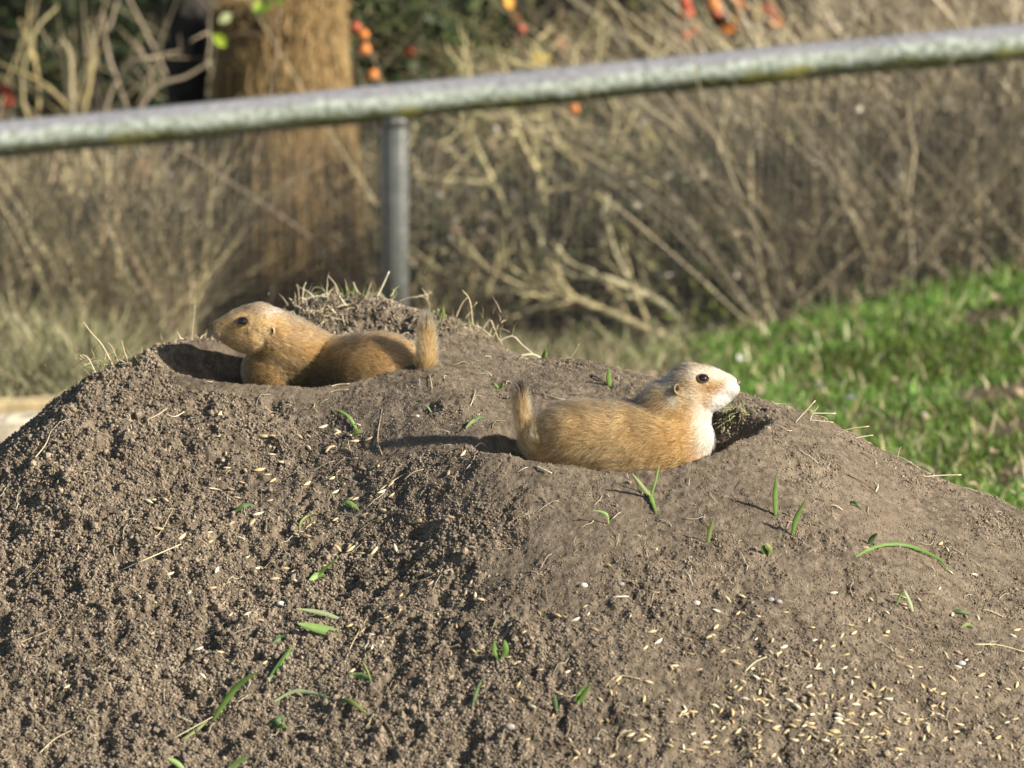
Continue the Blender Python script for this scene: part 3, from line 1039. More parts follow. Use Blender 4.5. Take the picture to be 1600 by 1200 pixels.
IV = [(.05, .11, .03), (.07, .15, .04), (.04, .07, .025)]
ivy(690, 400, 4.4, .14, 220, 'green leafy patch seen through the mesh beside the fence post', IV, 1)
ivy(655, 75, 5.0, .24, 1500, 'olive green leafy growth above the rail beyond the brown clump', [(.07, .10, .03), (.10, .11, .04), (.05, .08, .03)], 2)
ivy(120, 60, 6.0, .38, 700, 'dark green leafy growth above the lower end of the rail', [(.025, .05, .018), (.035, .06, .02)], 3)
ivy(985, 210, 4.7, .13, 130, 'small green leafy patch under the rail behind the leaning twigs', IV, 4)
ivy(60, 450, 4.6, .28, 300, 'grey green leafy patch low behind the lower end of the fence', [(.13, .16, .09), (.10, .13, .07)], 5)
ivy(1140, 500, 4.15, .10, 160, 'yellow green shoots at the foot of the bare tangled shrub', [(.22, .30, .05), (.30, .32, .08)], 6)
ivy(960, 545, 4.1, .07, 90, 'small dark green weed at the fence foot behind the mound ridge', IV, 7)


# coloured leaves and berries
def sprig(name, y, items, label, cat, seed, root=None, twig_col=(.2, .15, .1)):
    rg = np.random.default_rng(seed)
    pts_ = np.array([P(u, v, y) for (u, v, r, c_, k) in items])
    zg = float(ground_z(pts_[:, 0].mean(), np.array(y)))
    root = np.array([pts_[:, 0].mean() + rg.normal(0, .08), y, zg]) if root is None else root
    e = empty(name, root); tag(e, label, cat)
    m = MB()
    hi = pts_[np.argmax(pts_[:, 2])]
    main = smooth_path([root, root * .4 + hi * .6 + np.array([.05, 0, .05]), hi + np.array([0, 0, .03])], 14)
    m.tube(main, np.linspace(.005, .002, 14), 6, twig_col)
    for p in pts_:
        q = main[np.argmin(((main - p) ** 2).sum(1))]
        m.tube(smooth_path([q, (p + q) / 2 + np.array([0, 0, .02]), p], 6), .0014, 4, twig_col)
    m.build('stem', M_WOOD, e, origin=root)
    for p, (u, v, r, col, kind) in zip(pts_, items):
        r = r * pxm(y)
        if kind == 'berry':
            m = MB()
            t = np.linspace(-1, 1, 9)
            m.tube([(0, 0, q * r) for q in t], [max(.02, math.sqrt(max(0, 1 - q * q))) * r for q in t], 10, col)
            o = m.build('berry', M_GRAIN, e)
        else:
            o = link(bpy.data.objects.new('leaf', leaf_mesh('leaf', r * 2, r * 1.3, col, M_LEAF, .3)), e)
            o.rotation_euler = (R(70) + rg.normal(0, .3), rg.uniform(-1.2, 1.2), rg.normal(0, .5))
        o.location = Vector(p) - Vector(root)


OR, RD, YE, LI = (.66, .23, .05), (.46, .10, .05), (.58, .42, .06), (.36, .52, .07)
sprig('berry_twig', 4.7, [(556, 42, 8, RD, 'berry'), (568, 54, 8, OR, 'berry'), (570, 77, 9, OR, 'berry'), (583, 117, 9, OR, 'berry'), (640, 82, 7, RD, 'berry')],
      'twig of orange berries hanging beside the brown clump above the rail', 'berry twig', 1)
sprig('berry_twig', 4.7, [(1070, 4, 10, RD, 'berry'), (1074, 20, 11, RD, 'berry'), (1066, 24, 9, RD, 'berry'), (1070, 56, 9, RD, 'berry'), (1084, 48, 6, RD, 'berry'), (1114, 8, 11, OR, 'berry'), (1120, 20, 9, RD, 'berry')],
      'twig of clustered red orange berries at the top above the rail', 'berry twig', 2)
sprig('autumn_twig', 4.75, [(1150, 5, 16, OR, 'leaf'), (1160, 14, 16, OR, 'leaf'), (1143, 30, 15, (.75, .35, .05), 'leaf'), (1140, 45, 14, OR, 'leaf'), (1205, 18, 18, RD, 'leaf'), (1210, 35, 15, OR, 'leaf'), (1185, 20, 14, (.6, .4, .08), 'leaf')],
      'twig with bright orange autumn leaves beside the red berries', 'twig', 3)
sprig('autumn_twig', 4.6, [(792, 5, 14, (.8, .4, .05), 'leaf'), (806, 30, 10, OR, 'leaf'), (840, 93, 13, YE, 'leaf'), (853, 90, 9, YE, 'leaf'), (872, 68, 9, RD, 'leaf'), (815, 45, 9, RD, 'leaf')],
      'twig with a yellow leaf just above the middle of the rail', 'twig', 4)
sprig('autumn_twig', 4.3, [(896, 170, 9, OR, 'berry')], 'thin twig with a single orange berry just below the rail', 'twig', 5)
sprig('autumn_twig', 4.4, [(1118, 300, 11, YE, 'leaf'), (1128, 325, 12, (.7, .42, .04), 'leaf'), (1180, 283, 14, (.72, .36, .04), 'leaf'), (1176, 300, 9, OR, 'leaf'), (1105, 300, 8, YE, 'leaf')],
      'twig with yellow and orange leaves caught in the bare tangled shrub', 'twig', 6)
sprig('autumn_twig', 4.5, [(222, 275, 14, (.45, .10, .05), 'leaf'), (225, 260, 9, RD, 'leaf'), (10, 140, 14, (.35, .07, .04), 'leaf'), (15, 160, 12, (.35, .07, .04), 'leaf')],
      'twig with dull red leaves below the lower end of the rail', 'twig', 7)
sprig('green_sprig', 4.2, [(412, 18, 16, LI, 'leaf'), (420, 6, 13, LI, 'leaf'), (400, 8, 10, LI, 'leaf'), (351, 28, 12, (.40, .45, .22), 'leaf'), (344, 62, 14, (.33, .45, .03), 'leaf'), (437, 2, 9, LI, 'leaf')],
      'sprig of bright lime green leaves before the brown clump', 'sprig', 8)

#==PART2==
# ------------------------------------------------------------------ prairie dogs
M_FUR, nt, b = new_mat('fur')
nt.nodes.remove(b)
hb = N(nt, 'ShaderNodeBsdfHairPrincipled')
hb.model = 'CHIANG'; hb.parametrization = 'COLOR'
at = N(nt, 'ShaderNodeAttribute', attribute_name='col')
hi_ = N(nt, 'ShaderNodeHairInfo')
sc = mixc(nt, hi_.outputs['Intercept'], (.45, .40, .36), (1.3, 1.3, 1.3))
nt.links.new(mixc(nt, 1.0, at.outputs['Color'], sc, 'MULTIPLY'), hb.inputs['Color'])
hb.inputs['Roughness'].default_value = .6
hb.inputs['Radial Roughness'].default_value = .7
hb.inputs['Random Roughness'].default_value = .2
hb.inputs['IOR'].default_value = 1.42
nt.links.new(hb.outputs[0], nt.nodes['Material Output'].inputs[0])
M_SKIN = col_material('skin_under_fur', .9, .1, .2, 200)
M_EYE, nt, b = new_mat('dark_eye')
b.inputs['Base Color'].default_value = (.008, .005, .004, 1); b.inputs['Roughness'].default_value = .06
b.inputs['Coat Weight'].default_value = 1.0
M_NOSE, nt, b = new_mat('nose_skin')
b.inputs['Base Color'].default_value = (.10, .075, .065, 1); b.inputs['Roughness'].default_value = .5


def ellipsoid(c, rx, ry, rz, seg=20, rings=12):
    t = np.linspace(0, np.pi, rings)[:, None]; a = np.arange(seg) * 2 * np.pi / seg
    v = np.stack([np.sin(t) * np.cos(a), np.sin(t) * np.sin(a), np.cos(t) + 0 * a], -1).reshape(-1, 3) * [rx, ry, rz] + c
    i = np.arange(rings - 1)[:, None] * seg; j = np.arange(seg)[None]; k = (j + 1) % seg
    f = np.stack([i + j, i + seg + j, i + seg + k, i + k], -1).reshape(-1, 4)
    return v, f


def blobcol(u, v, base, blobs):
    c = np.tile(np.array(base, float), (len(u), 1))
    for bu, bv, ru, rv, col, s in blobs:
        w = s * np.exp(-(((u - bu) / ru) ** 2 + ((v - bv) / rv) ** 2) ** 1.3)
        c = c * (1 - w[:, None]) + np.array(col) * w[:, None]
    return c


def prairie_dog(label, yd, face, chains, tail, blobs, base, eye, ear, nose, head_c, head_r, seed, nhair=95000, yaw=0):
    k = pxm(yd)
    o0 = P(800, 600, yd)
    kz = (P(800, 0, yd)[2] - P(800, 600, yd)[2]) / 600.0

    def w(u, v, dy=0.0):
        return np.array([(u - 800) * k, yd + dy * k, o0[2] + (600 - v) * kz])

    def uv(p):
        return 800 + p[:, 0] / k, 600 - (p[:, 2] - o0[2]) / kz

    cu = np.mean([q[0] for q in chains[0]])
    root = w(cu, 775)
    e = empty('prairie_dog', root)
    tag(e, label, 'prairie dog')
    m = MB()
    for ch in chains + [tail]:
        p = smooth_path(ch, max(10, 7 * len(ch)))
        for u, v, r, wd, dy in p:
            vv, ff = ellipsoid(w(u, v, dy), r * k, wd * k, r * k)
            # close the poles
            m.add(vv, ff)
    me = np_mesh('tmp', np.concatenate(m.v), np.concatenate(m.f))
    import bmesh
    bm = bmesh.new(); bm.from_mesh(me); bmesh.ops.remove_doubles(bm, verts=bm.verts, dist=1e-6); bm.to_mesh(me); bm.free()
    t = bpy.data.objects.new('body', me); COL.objects.link(t)
    md = t.modifiers.new('r', 'REMESH'); md.mode = 'VOXEL'; md.voxel_size = .0021
    sm = t.modifiers.new('s', 'SMOOTH'); sm.factor = .5; sm.iterations = 12
    bpy.context.view_layer.update()
    dg = bpy.context.evaluated_depsgraph_get()
    bme = bpy.data.meshes.new_from_object(t.evaluated_get(dg))
    bpy.data.objects.remove(t)
    n = len(bme.vertices)
    co = np.empty(n * 3, np.float32); bme.vertices.foreach_get('co', co); co = co.reshape(-1, 3).astype(float)
    no = np.empty(n * 3, np.float32); bme.vertices.foreach_get('normal', no); no = no.reshape(-1, 3).astype(float)
    bme.calc_loop_triangles()
    tr = np.empty(len(bme.loop_triangles) * 3, np.int32); bme.loop_triangles.foreach_get('vertices', tr); tr = tr.reshape(-1, 3)
    bvh = BVHTree.FromPolygons([Vector(q) for q in co], [tuple(q) for q in tr])
    tp = smooth_path([q[:4] for q in tail], 40)

    def coat(p):
        u, v = uv(p)
        c = blobcol(u, v, base, blobs)
        far = np.clip(1 - np.abs(p[:, 1] - yd) / (30 * k), 0, 1)       # a darker stripe down the middle of the back
        return c

    u, v = uv(co)
    cc = coat(co) * .6
    att = bme.attributes.new('col', 'FLOAT_COLOR', 'POINT')
    c4 = np.ones((n, 4), np.float32); c4[:, :3] = cc; att.data.foreach_set('color', c4.ravel())
    loc = co - root
    bme.vertices.foreach_set('co', loc.astype(np.float32).ravel())
    bme.materials.clear(); bme.materials.append(M_SKIN)
    for p_ in bme.polygons: p_.use_smooth = True
    bme.name = 'body'
    link(bpy.data.objects.new('body', bme), e)

    # places of eyes, ears, nose on the body
    holes = []
    parts = []
    for side in (-1, 1):
        for kind, (pu, pv) in (('eye', eye), ('ear', ear)):
            pt = w(pu, pv)
            h = bvh.ray_cast(Vector((pt[0], yd + side * .3, pt[2])), Vector((0, -side, 0)))
            q, nn_ = np.array(h[0]), np.array(h[1])
            parts.append((kind, q, nn_, side))
    for kind, q, nn_, side in parts:
        if kind == 'eye':
            c = q - nn_ * 2.6 * k
            vv, ff = ellipsoid(np.zeros(3), 8.6 * k, 6.4 * k, 7.6 * k, 24, 16)
            m = MB(); m.add(vv, ff)
            o = m.build('eye', M_EYE, e); o.location = Vector(c - root)
            # lids: an almond ring of dark skin
            m = MB()
            a = np.linspace(0, 2 * np.pi, 25)
            tx = np.array([1, 0, 0]) - nn_ * nn_[0]; tx /= np.linalg.norm(tx); tz = np.cross(nn_, tx) * (1 if np.cross(nn_, tx)[2] > 0 else -1)
            ring = np.array([q + nn_ * 1.2 * k + tx * math.cos(t_) * 9.2 * k + tz * math.sin(t_) * 6.6 * k * (1 if abs(math.cos(t_)) < .8 else .85) for t_ in a])
            m.tube(ring, 1.2 * k, 6, (.10, .06, .035))
            o = m.build('eyelid', M_SKIN, e, origin=root)
            holes.append((q, 9.2 * k))
        else:
            tx = np.array([1, 0, 0]) - nn_ * nn_[0]; tx /= np.linalg.norm(tx); tz = np.cross(nn_, tx); tz *= 1 if tz[2] > 0 else -1
            m = MB()
            # a low rounded flap behind the opening, open towards the face
            vs, fs = [], []
            na, nr = 14, 4
            for i in range(na):
                a = math.radians(-125 + 250 * i / (na - 1))
                bx, bz = -face * math.cos(a), math.sin(a)
                side_ = math.cos(math.radians(-90 + 180 * i / (na - 1))) ** .5 if 0 < i < na - 1 else 0
                for j in range(nr):
                    s_ = j / (nr - 1)
                    es = 1.0 if face > 0 else .62
                    rr = 5.4 * k * es
                    vs.append(q + tx * bx * rr + tz * bz * rr * 1.55 + nn_ * (-.8 + 6.6 * s_ * side_) * k * es + tx * face * 2.6 * k * s_ * side_ - tz * 1.2 * k * s_)
            for i in range(na - 1):
                for j in range(nr - 1):
                    a_, b_ = i * nr + j, (i + 1) * nr + j
                    fs.append((a_, b_, b_ + 1, a_ + 1))
            m.add(vs, fs, (.42, .31, .19))
            ino = m.build('ear', M_SKIN, e, origin=root)
            sol = ino.modifiers.new('thick', 'SOLIDIFY'); sol.thickness = 1.6 * k; sol.offset = 0
            sub = ino.modifiers.new('round', 'SUBSURF'); sub.levels = 1; sub.render_levels = 1
            m = MB(); vv, ff = ellipsoid(q + nn_ * .2 * k + tx * face * 1.0 * k, 2.6 * k * (1 if face > 0 else .6), 1.3 * k, 4.8 * k * (1 if face > 0 else .6), 14, 8); m.add(vv, ff, (.07, .04, .025))
            m.build('ear_opening', M_SKIN, e, origin=root)
            holes.append((q + nn_ * k + tx * face * 1.5 * k, 4.4 * k * (1 if face > 0 else .6)))
    nq = w(nose[0] - face * (1.6 if face > 0 else 2.6), nose[1], 0 if face > 0 else -12)
    m = MB()
    vv, ff = ellipsoid(nq + np.array([-face * 1.5 * k, 0, 0]), 6.2 * k, 8.0 * k, 6.6 * k); m.add(vv, ff)
    m.build('nose', M_NOSE, e, origin=root)
    for sd in (-1, 1):
        vv, ff = ellipsoid(nq + np.array([face * 3.2 * k, sd * 4.2 * k, -.6 * k]), 1.2 * k, 1.5 * k, 1.2 * k, 10, 6)
        m = MB(); m.add(vv, ff); m.build('nostril', M_EYE, e, origin=root)
    holes.append((nq + np.array([-face * .5 * k, 0, 0]), 8.0 * k))

    # fur
    rg = np.random.default_rng(seed)
    A = co[tr]
    cen = A.mean(1)
    ar = np.linalg.norm(np.cross(A[:, 1] - A[:, 0], A[:, 2] - A[:, 0]), axis=1)
    tu, tv = uv(cen)
    hd = np.exp(-(((tu - head_c[0]) / head_r) ** 2 + ((tv - head_c[1]) / head_r) ** 2) ** 2)
    # distance to tail line
    dt = np.min((tu[:, None] - tp[None, :, 0]) ** 2 + (tv[:, None] - tp[None, :, 1]) ** 2 + ((cen[:, 1, None] - yd) / k - 0 * tp[None, :, 0]) ** 2 * 0, 1) ** .5
    wgt = ar * (1 + 1.6 * hd) * np.where(tv > 800, .15, 1)
    pick = rg.choice(len(tr), nhair, p=wgt / wgt.sum())
    bc = rg.random((nhair, 2)); fl = bc.sum(1) > 1; bc[fl] = 1 - bc[fl]
    A = A[pick]; p0 = A[:, 0] + (A[:, 1] - A[:, 0]) * bc[:, :1] + (A[:, 2] - A[:, 0]) * bc[:, 1:]
    NN = no[tr[pick]].mean(1); NN /= np.linalg.norm(NN, axis=1)[:, None]
    keep = np.ones(nhair, bool)
    for q, r in holes:
        keep &= np.linalg.norm(p0 - q, axis=1) > r
    p0, NN, pick = p0[keep], NN[keep], pick[keep]; nh = len(p0)
    u, v = uv(p0)
    hd = hd[pick]
    # tufts: hairs of one tuft share their lean and tone
    cell = np.floor(p0 / .0026 + rg.random(3))
    h1 = _hash(cell[:, 0] * 7 + cell[:, 2] * 131, cell[:, 1], seed)
    h2 = _hash(cell[:, 0] + 57, cell[:, 2] * 3 + cell[:, 1] * 71, seed + 9)
    h3 = _hash(cell[:, 2] + 17, cell[:, 0] * 5 + cell[:, 1] * 11, seed + 4)
    # flow
    D = np.tile(np.array([-face, 0, -.42]), (nh, 1))
    D[:, 2] += .35 * np.clip((NN[:, 2]), 0, 1)
    nz = w(*nose)
    F_ = p0 - nz; F_ /= np.linalg.norm(F_, axis=1)[:, None]
    hw = np.clip(hd * 1.4, 0, 1)[:, None]
    D = D * (1 - hw) + F_ * hw
    # the tail brushes along its own line
    di = (u[:, None] - tp[None, :, 0]) ** 2 + (v[:, None] - tp[None, :, 1]) ** 2
    ti = di.argmin(1); td = np.sqrt(di.min(1))
    tdir = np.gradient(np.stack([w(a, b_) for a, b_ in tp[:, :2]]), axis=0); tdir /= np.linalg.norm(tdir, axis=1)[:, None]
    tw = ((td < tp[ti, 2] * 1.25 + 2) & (ti > 6)).astype(float)[:, None]
    D = D * (1 - tw) + tdir[ti] * tw
    a1 = fbm(p0[:, 0] + p0[:, 1], p0[:, 2] - p0[:, 1] * .5, .022, 3, seed) * .9
    a1 = a1[:, None]
    D = D + (a1 + ((h2 - .5) * .55)[:, None]) * np.cross(NN, D) + rg.normal(0, .13, (nh, 3))
    D -= NN * (D * NN).sum(1)[:, None]
    D /= np.linalg.norm(D, axis=1)[:, None] + 1e-9
    Lh = (.0105 * (1 - hw[:, 0]) + .0058 * hw[:, 0]) * rg.uniform(.6, 1.25, nh) * (.75 + .5 * h3)
    tf = ti / 39.0
    Lt = (.0145 + .004 * np.sin(np.clip(tf, 0, 1) * 2.2) - .004 * tf) * rg.uniform(.6, 1.3, nh)
    Lh = Lh * (1 - tw[:, 0]) + Lt * tw[:, 0]
    nmuz = np.linalg.norm(p0 - nz, axis=1)
    Lh *= .35 + .65 * np.clip(nmuz / (34 * k), 0, 1)
    lift = ((.42 - .12 * hw[:, 0]) * rg.uniform(.6, 1.5, nh) + .17 * tw[:, 0] * (1 - .4 * tf))[:, None]
    T = np.array([0, .35, .7, 1.0])[None, :, None]
    Lh3 = Lh[:, None, None]
    pts = p0[:, None] - NN[:, None] * .0004 + Lh3 * (NN[:, None] * lift[:, None] * (T * 1.5 - .75 * T * T) + D[:, None] * (T * .75 + .3 * T * T))
    pts[:, 3] += rg.normal(0, .0005, (nh, 3))
    col = coat(p0)
    # grizzled guard hairs: some black tipped, some pale
    g = rg.random(nh)
    gr = fbm(u, v, 26, 3, seed + 5)
    col = col * (.78 + .35 * gr[:, None]) * rg.uniform(.55, 1.45, (nh, 1)) * (.62 + .76 * h1)[:, None]
    dk = (g < (.15 if face > 0 else .24) * (1 - .8 * hw[:, 0]) + .03)
    col[dk] *= .35
    lt = g > .93
    col[lt] = col[lt] * .6 + .4 * np.array([.6, .52, .38]) * np.clip(col[lt].mean(1) / .25, .2, 1)[:, None]
    tdark = (tw[:, 0] > 0)
    # whiskers
    nwk = 22
    wp, wl = [], []
    for i in range(nwk):
        sd = -1 if i % 2 else 1
        st = w(nose[0] - face * rg.uniform(8, 20), nose[1] + rg.uniform(2, 14), sd * rg.uniform(8, 12))
        d = np.array([face * rg.uniform(-.5, .5), sd * rg.uniform(.5, 1), rg.uniform(-.5, .3)]); d /= np.linalg.norm(d)
        L_ = rg.uniform(.012, .026)
        wp.append([st + d * L_ * t_ + np.array([-face * .003, 0, -.002]) * t_ * t_ for t_ in (0, .35, .7, 1)])
    pts = np.concatenate([pts, np.array(wp)])
    col = np.concatenate([np.clip(col, .004, .95), np.full((nwk, 3), .05)])
    nt_ = len(pts)
    hc = bpy.data.hair_curves.new('fur')
    hc.add_curves([4] * nt_)
    hc.attributes['position'].data.foreach_set('vector', (pts - root).astype(np.float32).ravel())
    rad = np.tile(np.array([.00015, .00014, .0001, .00002]), (nt_, 1)); rad[-nwk:] *= .8
    ra = hc.attributes.get('radius') or hc.attributes.new('radius', 'FLOAT', 'POINT')
    ra.data.foreach_set('value', rad.astype(np.float32).ravel())
    ca = hc.attributes.new('col', 'FLOAT_COLOR', 'CURVE')
    c4 = np.ones((nt_, 4), np.float32); c4[:, :3] = col; ca.data.foreach_set('color', c4.ravel())
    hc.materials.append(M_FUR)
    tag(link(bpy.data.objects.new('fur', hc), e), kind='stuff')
    return e


# (u, v, radius, half width, offset in depth) along each run
prairie_dog('pale faced tan prairie dog in the nearer hollow, tail raised, facing the grass', .125, 1,
    [[(866, 690, 42, 44, 0), (896, 690, 62, 58, 0), (945, 697, 70, 66, 0), (990, 696, 69, 66, 0), (1030, 688, 66, 60, 0), (1056, 682, 58, 52, 0)],
     [(996, 668, 38, 42, 0), (1016, 656, 38, 40, 0), (1040, 632, 37, 36, 0)],
     [(1040, 668, 60, 50, 0), (1062, 640, 52, 44, 0), (1078, 606, 37, 35, 0)],
     [(1078, 603, 36, 36, 0), (1102, 603, 31, 29, 0), (1122, 604, 25, 22, 0), (1138, 605, 18.5, 16, 0)],
     [(1094, 622, 28, 33, 0), (1114, 618, 23, 25, 0), (1134, 615, 14, 13, 0)],
     [(1066, 705, 30, 24, -22), (1074, 745, 20, 16, -26), (1098, 772, 12, 11, -34), (1112, 778, 8, 10, -34)],
     [(1066, 705, 30, 24, 22), (1074, 745, 20, 16, 26), (1098, 772, 12, 11, 34), (1112, 778, 8, 10, 34)],
     [(890, 722, 34, 22, -30), (905, 757, 22, 16, -34), (930, 776, 10, 11, -46), (955, 779, 8, 10, -46)],
     [(890, 722, 34, 22, 30), (905, 757, 22, 16, 34), (930, 776, 10, 11, 46), (955, 779, 8, 10, 46)]],
    [(862, 708, 18, 16, 0), (842, 706, 14, 12, 0), (827, 688, 11, 10, 0), (819, 658, 9, 8.5, 0), (814, 628, 8.5, 8, 0), (813, 601, 6, 6, 0)],
    [(915, 628, 85, 17, (.22, .145, .07), .85), (852, 660, 26, 42, (.24, .165, .085), .75), (1000, 622, 40, 12, (.26, .18, .11), .8),
     (990, 655, 13, 20, (.26, .15, .055), .6), (1010, 677, 13, 20, (.26, .15, .055), .6), (1028, 704, 12, 22, (.30, .17, .06), .5),  # shade of the shoulder fold painted into the coat
     (930, 705, 60, 26, (.62, .45, .23), .55), (970, 735, 90, 14, (.66, .47, .25), .6), (1066, 700, 40, 46, (.64, .36, .11), .8), (1060, 655, 30, 22, (.58, .34, .11), .7),
     (1015, 600, 26, 12, (.36, .28, .18), .6), (1058, 571, 42, 9, (.13, .10, .07), .9),
     (1085, 582, 30, 11, (.52, .43, .31), .8), (1046, 594, 14, 16, (.62, .52, .38), .85), (1085, 612, 22, 18, (.58, .44, .27), .85), (1052, 622, 10, 12, (.82, .70, .52), .7),
     (1106, 668, 22, 48, (.88, .82, .70), .85), (1128, 648, 22, 44, (.90, .86, .78), 1.0), (1116, 695, 9, 40, (.90, .84, .72), .95), (1098, 640, 16, 18, (.82, .74, .58), .75),
     (1124, 583, 24, 12, (.80, .70, .54), .85), (1143, 606, 14, 16, (.92, .88, .80), .95), (1128, 626, 20, 14, (.92, .88, .80), .95),
     (1112, 603, 17, 9, (.42, .22, .07), .95), (1104, 622, 10, 14, (.50, .29, .11), .7), (1128, 597, 7, 7, (.45, .26, .10), .6),
     (1098, 580, 14, 5, (.78, .68, .5), .8),
     (830, 690, 22, 40, (.66, .44, .19), .9), (822, 650, 9, 30, (.50, .36, .19), .7), (806, 640, 8, 34, (.12, .09, .06), .9), (812, 602, 18, 30, (.06, .045, .035), 1.0)],  # tail: sunlit gold side and shaded dark side painted in, tip truly dark
    (.60, .385, .155), (1097, 588), (1057, 604), (1154.5, 599), (1102, 606), 56, 3)

prairie_dog('darker golden prairie dog in the farther hollow before the straw topped ridge', .535, -1,
    [[(626, 596, 52, 46, -30), (595, 594, 77, 60, -34), (554, 594, 69, 52, -10), (505, 588, 60, 46, 16), (465, 580, 58, 46, 18), (425, 577, 46, 40, 10)],
     [(482, 574, 58, 46, 16), (450, 550, 54, 42, 10), (426, 526, 43, 36, 2), (405, 506, 33, 34, -4)],
     [(405, 505, 33, 34, -4), (384, 506, 28, 28, -8), (362, 510, 21, 20, -10), (347, 513, 16, 14, -12)],
     [(398, 522, 31, 34, -4), (378, 525, 22, 25, -8), (352, 521, 11.5, 12, -12)],
     [(432, 596, 30, 24, -8), (418, 630, 18, 15, -14), (400, 652, 11, 11, -16), (385, 656, 8, 10, -16)],
     [(432, 596, 30, 24, 28), (418, 630, 18, 15, 34), (400, 652, 11, 11, 34), (385, 656, 8, 10, 34)],
     [(600, 612, 34, 24, -56), (585, 640, 22, 16, -58), (565, 655, 10, 11, -58), (545, 657, 8, 10, -58)],
     [(600, 612, 34, 24, -6), (585, 640, 22, 16, -2), (565, 655, 10, 11, 0), (545, 657, 8, 10, 0)]],
    [(640, 590, 20, 18, -50), (662, 582, 15, 12, -76), (667, 556, 11.5, 10, -84), (668, 530, 10.5, 9.5, -86), (668, 506, 9, 8, -86), (667, 487, 4.5, 4.5, -86)],
    [(548, 526, 42, 14, (.20, .14, .08), .75), (500, 592, 52, 36, (.17, .125, .065), .85), (455, 590, 30, 26, (.36, .24, .10), .5), (596, 574, 40, 26, (.46, .31, .14), .8), (632, 550, 38, 32, (.58, .38, .18), .8),  # dark waist blob paints the hip's shadow into the coat
     (500, 545, 34, 20, (.46, .27, .09), .7), (430, 480, 46, 11, (.60, .50, .38), .85), (372, 479, 26, 6, (.17, .13, .09), .8), (470, 495, 22, 9, (.50, .42, .32), .7),
     (432, 518, 7, 12, (.20, .12, .05), .8), (420, 536, 8, 12, (.20, .12, .05), .8), (404, 552, 9, 12, (.20, .12, .05), .75), (350, 526, 9, 3.5, (.08, .06, .04), .9), (470, 520, 30, 14, (.60, .44, .25), .6),  # dark run down the neck paints the fold's shade into the coat
     (345, 512, 12, 12, (.52, .40, .22), .8), (343, 526, 10, 7, (.30, .25, .18), .7), (382, 516, 38, 30, (.78, .55, .27), .9), (372, 592, 14, 36, (.46, .42, .30), .8),
     (381, 490, 15, 5, (.66, .48, .25), .7), (440, 560, 20, 24, (.56, .40, .19), .6),
     (666, 555, 20, 40, (.64, .44, .20), .9), (668, 482, 18, 18, (.16, .13, .09), 1.0)],
    (.50, .335, .15), (381, 498), (428, 512), (333, 512), (385, 510), 52, 4)

# ------------------------------------------------------------------ husked grains lying on the soil
def grain_mesh(col, seed):
    rg = np.random.default_rng(seed)
    L_, w_ = .0078, .0026
    t = np.linspace(-1, 1, 7)
    rr = np.array([.06, .55, .9, 1.0, .85, .5, .08])
    v, f = tube_geo([(q * L_, .0004 * math.sin(q * 2 + seed), .0006 * q * q) for q in t], rr * w_, 6)
    v[:, 2] *= .75
    me = np_mesh('husked_grain', v, f, True, np.array(col)); me.materials.append(M_GRAIN)
    return me


GM = [grain_mesh(c_, i) for i, c_ in enumerate([(.60, .49, .29), (.48, .38, .21), (.68, .60, .43), (.34, .26, .16), (.56, .42, .21)])]
zones = [  # centre, spread, count, area name
    (560, 725, 60, 45, 6, 'on the crumbly slope just below the farther hollow'),
    (430, 790, 90, 60, 6, 'on the crumbly slope just below the farther hollow'),
    (590, 870, 90, 70, 26, 'on the dark crumbly slope in the middle'),
    (330, 940, 110, 70, 38, 'low on the crumbly slope beneath the timbers side'),
    (560, 1010, 110, 70, 16, 'low on the crumbly slope beneath the timbers side'),
    (900, 1010, 130, 70, 34, 'between the two green sprouts and the foot of the slope'),
    (1250, 1010, 130, 45, 42, 'in the pale scatter at the foot of the trodden slope'),
    (1150, 1110, 190, 60, 110, 'in the pale scatter at the foot of the trodden slope'),
    (1400, 1110, 150, 60, 90, 'in the pale scatter at the foot of the trodden slope'),
    (1300, 1160, 240, 40, 110, 'in the pale scatter at the foot of the trodden slope'),
    (1500, 960, 70, 60, 14, 'on the trodden slope below the bent green blade'),
]
rg = random.Random(77)
spots = []
for cu, cv, su, sv, n, where in zones:
    c = 0
    where0 = where
    while c < n:
        u, v = rg.gauss(cu, su), rg.gauss(cv, sv)
        if 0 < u < 1600 and 620 < v < 1196 and not (740 < u < 1240 and v < 750):
            if 'pale scatter' in where0:
                where = where0 if v < 1080 else ('in the dense scatter along the very foot of the slope' if u < 1250 else 'in the scatter at the outer foot towards the grass')
            spots.append((u, v, where)); c += 1


SEEN = [(920, 487), (1103, 493), (1135, 493), (1250, 493), (1283, 490), (1345, 450), (1408, 473), (1495, 443), (1455, 485), (1380, 525), (1365, 545), (1440, 545), (1480, 512), (940, 565),
        (1130, 568), (945, 622), (1020, 634), (1080, 632), (1112, 650), (1140, 678), (1280, 690), (1480, 582), (1510, 625), (1525, 642), (1410, 638), (1385, 665), (1437, 687), (1520, 683),
        (1398, 724), (1455, 752), (1480, 752), (1125, 760), (960, 712), (618, 760), (648, 752), (1075, 818), (1048, 850), (950, 835), (962, 858), (870, 893), (757, 915), (325, 958), (172, 1010),
        (1310, 990), (1295, 860), (1400, 835), (1228, 1050), (1085, 1045), (1000, 912), (1580, 620), (1590, 720), (1210, 1060), (1405, 480), (1375, 535)]
for a_, b_ in SEEN:
    spots.append((a_ / 2.667, 500 + b_ / 2.667, 'on the crumbly slope just below the farther hollow'))


def lay(mat_n, ang):
    """rotation that lays local z along the surface normal"""
    n = Vector(mat_n)
    x = Vector((math.cos(ang), math.sin(ang), 0)); x = (x - n * x.dot(n)).normalized()
    y = n.cross(x)
    return Matrix((x, y, n)).transposed()


